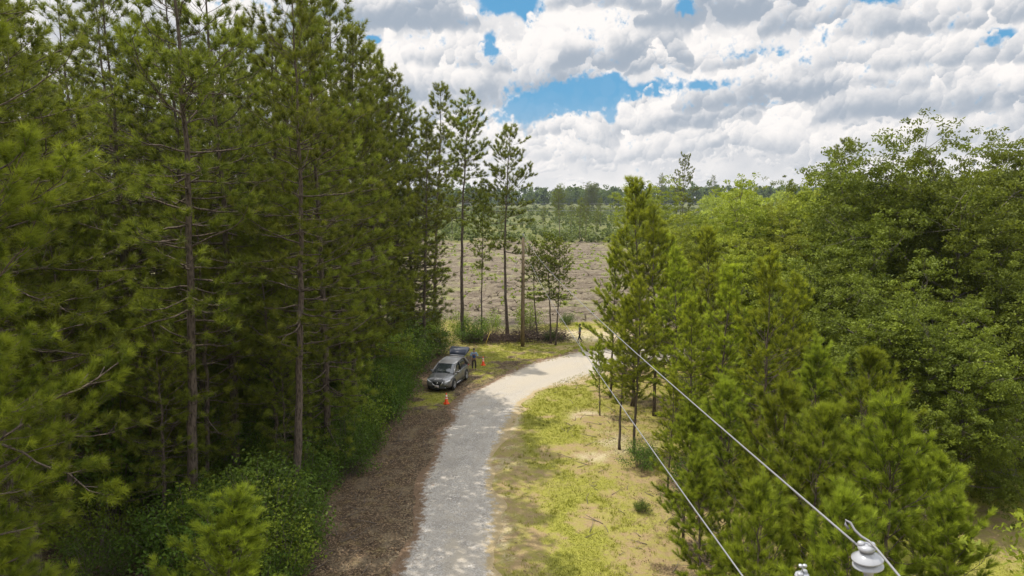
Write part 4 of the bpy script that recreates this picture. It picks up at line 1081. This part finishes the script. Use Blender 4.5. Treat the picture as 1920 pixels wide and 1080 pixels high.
def car(loc, rz):
    root = empty('parked_car', loc, rz)
    tag(root, 'silver grey crossover car parked nose outwards on the verge with its tailgate raised', 'car')
    # y, half width, bottom, shoulder, top centre
    st = [(-2.38, .70, .42, .80, .86), (-2.30, .84, .34, .92, .98), (-2.05, .92, .28, 1.00, 1.04), (-1.6, .955, .26, 1.04, 1.06), (-1.0, .955, .24, 1.02, 1.05), (-.2, .945, .24, .99, 1.03), (.6, .945, .24, .97, 1.03),
          (1.05, .95, .24, .97, 1.08), (1.5, .955, .25, .93, 1.05), (1.95, .93, .27, .86, .98), (2.22, .86, .30, .78, .88), (2.37, .74, .36, .68, .74), (2.42, .60, .42, .60, .64)]
    secs = []
    for y, w, zb, zs, zt in st:
        half = [(w * .80, zb), (w * .97, zb + .07), (w, zb + .25 * (zs - zb)), (w * .985, zb + .62 * (zs - zb)), (w * .97, zs - .05), (w * .90, zs + .015), (w * .72, zs + (zt - zs) * .65), (w * .36, zt - .01)]
        ring = [(x, y, z) for x, z in half] + [(0, y, zt)] + [(-x, y, z) for x, z in half[::-1]]
        secs.append(np.array(ring))
    b = MB(); loft(b, secs)
    # hood creases
    for sx in (-1, 1): b.tube([(sx * .30, 2.25, .885), (sx * .42, 1.6, 1.04), (sx * .55, 1.08, 1.075)], [.018, .022, .018], 6)
    body = b.build('body', M_paint, root, True)
    g = MB(); gs = []
    for y, w, zt, wt in [(1.18, .84, 1.07, .78), (.95, .86, 1.17, .74), (.35, .87, 1.52, .64), (.05, .87, 1.60, .62), (-.9, .87, 1.63, .62), (-1.75, .86, 1.57, .60), (-1.98, .84, 1.50, .58)]:
        gs.append(np.array([(w, y, .98), (wt + (w - wt) * .35, y, .98 + (zt - .98) * .7), (wt, y, zt - .02), (wt * .6, y, zt), (-wt * .6, y, zt), (-wt, y, zt - .02), (-wt - (w - wt) * .35, y, .98 + (zt - .98) * .7), (-w, y, .98)]))
    loft(g, gs); g.build('window_glass', M_glass, root, False)
    rf = MB(); rs = []
    for y, zt, wt in [(.34, 1.525, .66), (.05, 1.615, .645), (-.9, 1.65, .645), (-1.75, 1.60, .63), (-2.08, 1.53, .61)]:
        rs.append(np.array([(wt, y, zt - .05), (wt * .97, y, zt - .005), (wt * .6, y, zt + .012), (-wt * .6, y, zt + .012), (-wt * .97, y, zt - .005), (-wt, y, zt - .05), (0, y, zt - .04)]))
    loft(rf, rs); rf.build('roof', M_paint, root, True)
    for sx in (-1, 1):
        p = MB(); p.tube([(sx * .845, 1.16, 1.06), (sx * .80, .8, 1.26), (sx * .68, .33, 1.53)], [.045, .04, .04], 6); p.build('windscreen_pillar', M_paint, root, True)
        p = MB(); p.tube([(sx * .68, .3, 1.545), (sx * .665, -.9, 1.63), (sx * .66, -1.7, 1.57), (sx * .78, -2.02, 1.25), (sx * .86, -2.15, 1.03)], [.03, .03, .05, .10, .09], 6); p.build('roof_side_rail', M_paint, root, True)
        p = MB(); p.box((sx * .79, -.35, 1.28), (.05, .09, .58), Matrix.Rotation(-sx * R(19), 3, 'Y')); p.build('door_pillar', M_blk, root)
        p = MB(); p.tube([(sx * .90, 1.05, 1.005), (sx * .905, -.4, 1.02), (sx * .89, -1.7, 1.08)], .014, 5); p.build('window_trim', M_chr, root, True)
        m = MB(); m.lathe([(0, -.09), (.06, -.08), (.085, 0), (.06, .08), (0, .09)], 10, (0, 0, 0)); mo = m.build('side_mirror', M_paint, root, True); mo.location = (sx * 1.03, .78, 1.08); mo.scale = (1.25, .75, .85)
        m = MB(); m.tube([(sx * -.13, 0, -.03), (0, 0, 0)], .03, 6); m.build('mirror_arm', M_blk, mo)
        for y in (.02, -.98):
            h = MB(); h.tube([(sx * .955, y - .09, .86), (sx * .985, y, .865), (sx * .955, y + .09, .86)], .014, 6); h.build('door_handle', M_chr, root, True)
        for y in (.62, -.37):
            h = MB(); h.box((sx * .951, y, .62), (.006, .012, .66)); h.build('door_seam', M_blk, root)
        k = MB(); k.tube([(sx * .945, 1.0, .27), (sx * .965, 0, .25), (sx * .945, -1.0, .27)], [.06, .07, .06], 6); k.build('sill_trim', M_blk, root, True)
        k = MB(); k.tube([(sx * .985, .95, .345), (sx * .995, 0, .335), (sx * .985, -.95, .345)], .016, 6); k.build('sill_strip', M_chr, root, True)
        for y in (1.42, -1.40):
            a = MB(); t = np.linspace(R(-12), R(192), 15); a.tube(np.stack([np.full(15, sx * .948), y + .42 * np.cos(t), .36 + .42 * np.sin(t)], 1), .035, 6); a.build('wheel_arch', M_blk, root, True)
            a = MB(); a.lathe([(0, 0), (.41, 0), (.41, .02), (0, .02)], 24); wo = a.build('wheel_shade_disc', M_blk, root); wo.location = (sx * .94, y, .36); wo.rotation_euler = (0, sx * R(90), 0)  # flat black disc in place of the shaded hollow of the wheel cutout
            w = MB(); w.lathe([(.24, -.115), (.33, -.12), (.362, -.09), (.37, 0), (.362, .09), (.33, .12), (.24, .115), (.235, 0), (.24, -.115)], 32); wh = empty('wheel', (sx * .875, y, .37)); wh.parent = root; wh.rotation_euler = (0, sx * R(90), 0)
            w.build('tyre', M_tyre, wh, True)
            r = MB(); r.lathe([(.235, .06), (.25, .105), (.24, .118), (.222, .10), (.215, .05)], 32); r.lathe([(0, .10), (.05, .105), (.06, .08), (.0, .08)], 16)
            for q in range(5):
                an = q * 2 * PI / 5; c_, s_ = math.cos(an), math.sin(an); pc, ps = -s_, c_
                for o in (-.028, .028): r.tube([(c_ * .05 + pc * o, s_ * .05 + ps * o, .095), (c_ * .22 + pc * o * 2.2, s_ * .22 + ps * o * 2.2, .10)], .016, 5)
            r.build('rim', M_rim, wh, True)
        hl = MB(); hl.tube([(sx * .86, 1.98, .80), (sx * .80, 2.17, .765), (sx * .66, 2.31, .725), (sx * .50, 2.385, .69)], [.045, .062, .055, .025], 8); hl.build('headlight', M_lamp, root, True)
        fl = MB(); fl.box((sx * .70, 2.335, .46), (.20, .05, .12), Matrix.Rotation(-sx * R(28), 3, 'Z')); fl.build('fog_light', M_blk, root)
        sk = MB(); sk.tube([(sx * .25, 2.43, .33), (sx * .62, 2.39, .34), (sx * .82, 2.24, .40)], .02, 6); sk.build('bumper_trim', M_chr, root, True)
        v = MB(); v.tube([(sx * .42, 2.405, .735), (sx * .30, 2.45, .54), (sx * .15, 2.462, .475), (0, 2.465, .47)], .024, 6); v.build('grille_surround', M_chr, root, True)
        tl = MB(); tl.tube([(sx * .93, -1.95, .98), (sx * .84, -2.26, .95), (sx * .66, -2.36, .90)], [.04, .05, .03], 6); tl.build('tail_light', M_red, root, True)
    gr = MB(); gr.add(np.array([(-.42, 2.40, .73), (.42, 2.40, .73), (.28, 2.44, .54), (.12, 2.455, .48), (-.12, 2.455, .48), (-.28, 2.44, .54)]), [(0, 1, 2, 5), (5, 2, 3, 4)])
    for z in (.54, .60, .66, .72): gr.tube([(-.30 - (z - .5) * .4, 2.425, z), (0, 2.45, z), (.30 + (z - .5) * .4, 2.425, z)], .012, 5)
    grille = gr.build('grille', M_blk, root)
    bd = MB(); t = np.linspace(0, 2 * PI, 21); bd.tube(np.stack([.075 * np.cos(t), np.full(21, 2.468), .655 + .075 * np.sin(t)], 1), .012, 6, caps=False); bd.box((0, 2.47, .655), (.18, .018, .034)); bd.build('badge', M_chr, grille)
    lb = MB(); lb.tube([(-.72, 2.30, .34), (-.4, 2.41, .33), (0, 2.44, .33), (.4, 2.41, .33), (.72, 2.30, .34)], [.06, .085, .09, .085, .06], 8); lb.build('lower_bumper', M_blk, root, True)
    np_ = MB(); np_.box((0, 2.50, .435), (.31, .012, .155)); np_.build('number_plate', M_plate, root)
    wp = MB()
    wp.tube([(.05, 1.14, 1.115), (.55, 1.0, 1.19)], .012, 4); wp.tube([(-.55, 1.14, 1.115), (-.08, 1.0, 1.19)], .012, 4); wp.build('wiper', M_blk, root)
    # raised tailgate, hinged at the rear edge of the roof
    tg = empty('tailgate', (0, -2.02, 1.56)); tg.parent = root; tg.rotation_euler = (R(-112), 0, 0)
    t_ = MB(); rs = []
    for s_, w, th in [(0, .62, .05), (.25, .70, .06), (.5, .78, .06), (.55, .80, .08), (.8, .80, .09), (.98, .74, .07)]:
        rs.append(np.array([(w, -.12 * math.sin(s_ * 2), -s_), (w * .9, -th - .12 * math.sin(s_ * 2), -s_), (-w * .9, -th - .12 * math.sin(s_ * 2), -s_), (-w, -.12 * math.sin(s_ * 2), -s_)]))
    loft(t_, rs); t_.build('tailgate_panel', simple('painted_shade_navy', (.035, .042, .06), .5, var=.1), tg, True)  # panel colour darkened to navy to paint shade on the raised gate
    q = MB(); q.box((0, -.13, -.36), (1.22, .05, .52), Matrix.Rotation(R(-9), 3, 'X')); q.build('rear_window', simple('dark_rear_glass', (.012, .018, .035), .5, var=.2, spec=.3), tg)
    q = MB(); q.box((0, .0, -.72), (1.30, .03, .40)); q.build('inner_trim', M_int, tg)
    for sx in (-1, 1):
        q = MB(); q.tube([(sx * .72, -2.02, 1.15), (sx * .68, -2.42, 1.62)], .014, 5); q.build('gas_strut', M_blk, root)
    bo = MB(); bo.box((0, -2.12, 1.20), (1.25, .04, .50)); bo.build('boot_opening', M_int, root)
    return root
x, y = -4.75, 50.5
car((x, y, 0.02), math.atan2(-(-.25), -.97)).scale = (1.0, 1.0, 1.06)

# ------------------------------------------------------------------ cones
M_or = simple('orange_cone_rubber', (0.85, 0.085, 0.012), .5, var=.12); M_wh = simple('white_reflective_band', (0.85, 0.80, 0.78), .4, var=.05)
def cone(loc, rz, label):
    r = empty('traffic_cone', loc, rz); tag(r, label, 'traffic cone', 'orange cones around the parked car')
    b = MB(); b.box((0, 0, .02), (.38, .38, .04)); b.build('base', M_or, r)
    c = MB(); c.lathe([(.155, .035), (.15, .06), (.125, .10), (.03, .74), (.022, .75), (0, .75)], 24); c.build('cone_body', M_or, r, True)
    for z0, z1 in ((.50, .62), (.36, .42)):
        f = lambda z: .125 - (z - .10) / .64 * .095 + .004
        c = MB(); c.lathe([(f(z0), z0), (f(z1), z1)], 24); c.build('band', M_wh, r, True)
    return r
x, y = G(837, 757); cone((x, y, .01), .3, 'orange cone with white band in front of the parked car')
x, y = G(906, 685); cone((x, y, .01), .1, 'orange cone standing behind the car beside the person in the blue vest')

# ------------------------------------------------------------------ people
def skinmesh(name, parent, mat_, nodes, edges, root=0, sub=2):
    """nodes: list of (x, y, z, rx, ry)"""
    me = bpy.data.meshes.new(name); me.from_pydata([n[:3] for n in nodes], edges, []); me.materials.append(mat_)
    o = obj(name, me, parent); sk = o.modifiers.new('skin', 'SKIN'); sk.use_smooth_shade = True
    for i, n in enumerate(nodes):
        v = me.skin_vertices[0].data[i]; v.radius = (n[3], n[4] if len(n) > 4 else n[3]); v.use_root = (i == root)
    sb = o.modifiers.new('subdivision', 'SUBSURF'); sb.levels = sub; sb.render_levels = sub
    return o
M_skin1 = simple('skin_tone', (0.30, 0.17, 0.11), .55, var=.1); M_hair = simple('dark_hair', (0.015, 0.012, 0.011), .6, var=.3, scale=60)
M_blue = simple('light_blue_cloth', (0.22, 0.31, 0.42), .85, var=.12, scale=12); M_navy = simple('blue_vest_cloth', (0.022, 0.065, 0.22), .8, var=.2, scale=12)
M_trs = simple('dark_brown_trousers', (0.045, 0.036, 0.030), .9, var=.25, scale=10); M_gry = simple('grey_shirt_cloth', (0.16, 0.17, 0.175), .85, var=.2, scale=12)
M_bkt = simple('black_trousers', (0.014, 0.014, 0.016), .9, var=.2); M_shoe = simple('shoe_leather', (0.03, 0.024, 0.02), .6, var=.3)
M_eye = simple('eye_white', (0.7, 0.68, 0.66), .3)
def person(loc, rz, label, J, shirt, trous, vest=None):
    """J: joints in body space, facing -Y: hips, knees, ankles, toes, elbows, wrists (pairs: left then right as x>0, x<0)"""
    r = empty('person', loc, rz); tag(r, label, 'person')
    N = [(0, .0, .95, .14, .11), (0, .0, 1.15, .125, .10), (0, 0.0, 1.33, .15, .11), (0, .0, 1.46, .085, .07), (0, -.01, 1.54, .052, .052), (0, -.02, 1.62, .075, .085), (0, -.015, 1.71, .078, .088)]; E = [(i, i + 1) for i in range(6)]
    def add(p, rad, par): N.append((*p, rad, rad)); E.append((par, len(N) - 1)); return len(N) - 1
    nose = add((0, -.125, 1.635), .014, 5)
    for k in (0, 1):
        s = 1 if k == 0 else -1
        h = add((s * .095, 0, .90), .085, 0); kn = add(J['knee'][k], .056, h); an = add(J['ankle'][k], .036, kn); add(J['toe'][k], .035, an)
        sh = add((s * .17, 0, 1.42), .060, 3); el = add(J['elbow'][k], .042, sh); wr = add(J['wrist'][k], .027, el)
        W_ = np.array(J['wrist'][k]); d = unit(W_ - np.array(J['elbow'][k])); pm = add(tuple(W_ + d * .05), .030, wr)
        sd = unit(np.cross(d, np.array([0, -1, .25]))); nr = np.cross(sd, d)
        for q, (o, L) in enumerate([(-.030, .060), (-.010, .075), (.010, .078), (.030, .068)]):
            p1 = W_ + d * .085 + sd * o; p2 = p1 + d * L * .5 - nr * .012; p3 = p2 + d * L * .35 - nr * .025
            a1 = add(tuple(p1), .010, pm); a2 = add(tuple(p2), .009, a1); add(tuple(p3), .0075, a2)
        t1 = add(tuple(W_ + d * .045 + sd * .045), .011, pm); add(tuple(W_ + d * .085 + sd * .062 - nr * .015), .009, t1)
    body = skinmesh('body', r, M_skin1, N, E, 0, 2)
    h = MB(); 
    for s in (-1, 1):
        h.lathe([(0, -.012), (.011, -.005), (.011, .005), (0, .012)], 8, (s * .03, -.098, 1.66))
    h.build('eyes', M_eye, r, True)
    m = MB(); m.tube([(-.025, -.100, 1.59), (0, -.108, 1.588), (.025, -.100, 1.59)], .006, 5); m.build('mouth', simple('lips', (.25, .09, .07), .5), r)
    hr = MB(); hr.lathe([(.088, -.05), (.096, 0), (.088, .05), (.055, .092), (0, .104)], 18, (0, 0, 0)); ho = hr.build('hair', M_hair, r, True); ho.location = (0, .012, 1.70); ho.scale = (.93, 1.08, 1.0); ho.rotation_euler = (R(-14), 0, 0)
    for s in (-1, 1):
        e = MB(); e.lathe([(0, -.03), (.014, -.015), (.015, .015), (0, .03)], 8, (s * .082, -.005, 1.64)); e.build('ear', M_skin1, r, True)
    # shirt with sleeves
    N = [(0, 0, .93, .165, .125), (0, 0, 1.10, .150, .118), (0, 0, 1.30, .172, .128), (0, 0, 1.43, .125, .09), (0, 0, 1.485, .066, .062)]; E = [(0, 1), (1, 2), (2, 3), (3, 4)]
    for k in (0, 1):
        s = 1 if k == 0 else -1; el = np.array(J['elbow'][k]); wr = np.array(J['wrist'][k])
        i0 = len(N); N += [(s * .175, 0, 1.42, .075, .075), (*el, .056, .056), (*(el + (wr - el) * .85), .042, .042)]; E += [(3, i0), (i0, i0 + 1), (i0 + 1, i0 + 2)]
    skinmesh('shirt', r, shirt, N, E, 0, 2)
    if vest:
        skinmesh('vest', r, vest, [(0, -.012, .95, .150, .130), (0, -.012, 1.15, .142, .124), (0, -.015, 1.33, .150, .130), (0, -.01, 1.41, .09, .09)], [(0, 1), (1, 2), (2, 3)], 0, 2)
    N = [(0, 0, .96, .155, .125), (0, 0, .90, .14, .12)]; E = [(0, 1)]
    for k in (0, 1):
        s = 1 if k == 0 else -1; kn = np.array(J['knee'][k]); an = np.array(J['ankle'][k]); i0 = len(N)
        N += [(s * .095, 0, .83, .10, .10), (*kn, .076, .076), (*(an + (kn - an) * .12), .062, .062)]; E += [(1, i0), (i0, i0 + 1), (i0 + 1, i0 + 2)]
    skinmesh('trousers', r, trous, N, E, 0, 2)
    for k in (0, 1):
        an = np.array(J['ankle'][k]); to = np.array(J['toe'][k]); hl = an + (an - to) * .25; hl[2] = min(to[2], .05) + (an[2] - .08)
        skinmesh('shoe', r, M_shoe, [(*hl, .045, .045), (*((an + to) / 2 - np.array([0, 0, .01])), .050, .045), (*to, .042, .038)], [(0, 1), (1, 2)], 0, 2)
    return r
x, y = G(889, 694)
person((x, y, .01), R(8), 'person in light blue shirt and blue vest standing by the open tailgate, hands raised',
       dict(knee=[(.12, -.02, .50), (-.12, -.01, .50)], ankle=[(.13, .01, .09), (-.13, .02, .09)], toe=[(.15, -.14, .045), (-.15, -.13, .045)],
            elbow=[(.31, -.06, 1.17), (-.31, -.06, 1.17)], wrist=[(.13, -.27, 1.30), (-.12, -.27, 1.31)]), M_blue, M_trs, M_navy)
x, y = G(1087, 642)
person((x, y, .01), R(-74), 'person in grey shirt and black trousers walking near the far end of the lane',
       dict(knee=[(.10, -.13, .50), (-.10, .03, .49)], ankle=[(.10, -.20, .09), (-.10, .24, .13)], toe=[(.10, -.36, .05), (-.10, .12, .05)],
            elbow=[(.25, -.02, 1.15), (-.25, .09, 1.15)], wrist=[(.17, -.27, 1.06), (-.24, -.02, .92)]), M_gry, M_bkt)
# pale stick lying on the verge
a = G(1083, 641); b = G(1092, 655); st = MB(); st.tube([(a[0], a[1], .35), ((a[0] + b[0]) / 2, (a[1] + b[1]) / 2, .16), (b[0], b[1], .04)], .025, 6)
tag(st.build('stick', simple('bleached_wood', (.55, .50, .42), .9, var=.2)), 'pale thin stick lying at the feet of the walking person', 'stick')

# ------------------------------------------------------------------ utility pole, guy, wires
M_pole = bark('pole_wood', (0.09, 0.065, 0.04), (0.22, 0.165, 0.10), 1.2)
M_gal = simple('galvanised_steel', (0.45, 0.46, 0.47), .45, metal=.7, var=.2, scale=30)
M_porc = simple('grey_porcelain', (0.34, 0.35, 0.375), .25, var=.06, coat=.4)
M_wire = simple('aluminium_wire', (0.20, 0.20, 0.21), .6, metal=.1, var=.1)
M_yel = simple('yellow_plastic', (0.55, 0.42, 0.06), .6)
def insulator(parent, loc, s=1.0, rot=(0, 0, 0), name='insulator'):
    e = empty(name, loc); e.parent = parent; e.scale = (s, s, s); e.rotation_euler = rot
    m = MB(); m.lathe([(.0, -.13), (.03, -.13), (.035, -.075), (.03, -.055), (.084, -.062), (.093, -.056), (.091, -.048), (.050, -.022), (.036, -.010), (.086, -.016), (.095, -.010), (.093, -.002), (.052, .024), (.036, .034), (.034, .048), (.050, .054), (.053, .064), (.048, .080), (.030, .086), (0, .086)], 40)
    m.build('porcelain_body', M_porc, e, True)
    for sx in (-1, 1):
        k = MB(); k.lathe([(0, -.016), (.018, -.014), (.024, 0), (.018, .014), (0, .018)], 14, (sx * .030, 0, .088)); k.build('top_lobe', M_porc, e, True)
    k = MB(); t = np.linspace(0, 4 * PI, 33); k.tube(np.stack([.041 * np.cos(t), .041 * np.sin(t), .036 + .010 * t / (4 * PI)], 1), .003, 5); k.build('tie_wire', M_wire, e, True)
    k = MB(); k.tube([(0, 0, -.12), (0, 0, -.30)], .014, 8); k.build('pin', M_gal, e, True)
    return e
fx, fy = G(980, 650); FT = topz(440, fy)
pr = empty('utility_pole', (fx, fy, 0)); tag(pr, 'wooden utility pole standing on the verge before the cleared field', 'utility pole')
m = MB(); m.tube([(0, 0, -.3), (0, 0, 3), (.02, 0, 6.5), (.03, 0, FT - .25)], [.19, .175, .155, .13], 14); m.build('pole', M_pole, pr, True)
insulator(pr, (.03, 0, FT + .0))
m = MB(); m.lathe([(.0, -.05), (.03, -.05), (.045, -.02), (.03, 0), (.045, .02), (.03, .05), (0, .05)], 14, (.2, -.05, FT - 1.35)); m.build('spool', M_porc, pr, True)
m = MB(); m.box((.12, 0, FT - 1.35), (.2, .05, .03)); m.build('bracket', M_gal, pr)
gx, gy_ = G(908, 652)
m = MB(); p0 = np.array([fx, fy, FT - .9]); p1 = np.array([gx, gy_, 0.0]); m.tube([p0, p1], .008, 4); gw = m.build('guy_wire', M_gal); tag(gw, 'thin steel guy wire with yellow sleeve anchoring the utility pole on its left', 'guy wire')
m = MB(); m.tube([p1, p1 + (p0 - p1) * .16], .022, 8); m.build('yellow_sleeve', M_yel, gw)
# pole under the camera: only its top fittings come into view
npx, npy = 1.80, 4.62
nr_ = empty('utility_pole', (npx, npy, 0)); tag(nr_, 'near utility pole fittings with two pale grey porcelain insulators at the bottom edge', 'utility pole')
m = MB(); m.tube([(0, 0, -.3), (0, 0, 6), (0, 0, 11.05)], [.2, .17, .14], 14); m.build('pole', M_pole, nr_, True)
m = MB(); m.box((.22, -.45, 10.95), (.09, 1.5, .11), Matrix.Rotation(R(-8), 3, 'Z')); m.build('crossarm', M_pole, nr_)
I1 = np.array([2.10, 3.85, 11.88]); I2 = np.array([1.90, 4.25, 11.47])
i1 = insulator(nr_, tuple(I1 - np.array([npx, npy, 0])), 0.93, (R(4), R(-7), R(-28)))
m = MB(); q = I1 - np.array([npx, npy, 0]); m.tube([q + np.array([.02, 0, -.14]), (q[0], q[1], 10.95)], .026, 8); m.box((q[0] + .01, q[1], 11.70), (.10, .08, .07)); m.build('bracket', M_gal, nr_)
i2 = insulator(nr_, tuple(I2 - np.array([npx, npy, 0])), .9, (0, 0, R(40)))
m = MB(); q = I2 - np.array([npx, npy, 0]); m.tube([q + np.array([0, 0, .07]), q + np.array([0, 0, .135])], .006, 6)
for sx in (-1, 1): m.lathe([(0, -.010), (.012, -.008), (.015, 0), (.012, .008), (0, .01)], 10, (q[0] + sx * .014, q[1], q[2] + .13))
m.build('clamp', M_gal, nr_, True)
def wire(a, b, sag, r, label, n=80):
    a, b = np.array(a, float), np.array(b, float); t = np.linspace(0, 1, n) ** 1.0
    P = a + (b - a) * t[:, None]; P[:, 2] -= 4 * sag * t * (1 - t)
    m = MB(); m.tube(P, r, 6); o = m.build('overhead_wire', M_wire, None, True); tag(o, label, 'wire', 'wires to the near utility pole'); return o
wire(I1 + np.array([-.03, .02, .045]), (fx + .03, fy, FT + .09), .55, .0072, 'upper overhead wire running from the large insulator to the top of the utility pole')
wire((1.77, 4.66, 11.13), (fx + .2, fy - .05, FT - 1.35), .55, .0072, 'lower overhead wire crossing the grass edge and leaving at the bottom')
m = MB(); P = [I1 + np.array(v) for v in [(-.070, .10, .125), (-.088, .11, .150), (-.082, .12, .172), (-.062, .10, .165), (-.050, .07, .135), (-.030, .03, .115), (.0, 0, .102), (.015, -.06, .088), (.04, -.3, .03), (.10, -.8, -.10), (.6, -4, -.5), (2.2, -14, -.9)]]
m.tube(P, .0078, 6)
tag(m.build('conductor_tail', M_wire, None, True), 'twisted end of a conductor tied over the large insulator', 'wire')
# distant line beyond the field
for z, lb in ((11.5, 'upper thin bright wire of the distant line before the far wood'), (8.6, 'lower thin bright wire of the distant line before the far wood')):
    m = MB(); xs_ = np.linspace(-130, 190, 60); m.tube(np.stack([xs_, 300 + xs_ * .05, z - 1.2 * (1 - ((xs_ - 30) / 160) ** 2)], 1), .055, 4); tag(m.build('distant_wire', M_wire, None), lb, 'wire')

# ------------------------------------------------------------------ haze
m, n = mat('haze_air')
vp = n.node('ShaderNodeVolumePrincipled', {'Color': (0.80, 0.88, 1.0), 'Density': 0.00011, 'Anisotropy': 0.3})
o = n.node('ShaderNodeOutputMaterial'); n.l.new(vp.outputs[0], o.inputs['Volume'])
hb = MB(); x1, y0, y1 = max(xs) + 60, min(ys) - 60, max(ys) + 60
hb.box((0, (y0 + y1) / 2, 16.0), (2 * x1, y1 - y0, 36.0)); tag(hb.build('haze', m), 'thin summer haze in the air over the whole place', 'haze', kind='stuff')
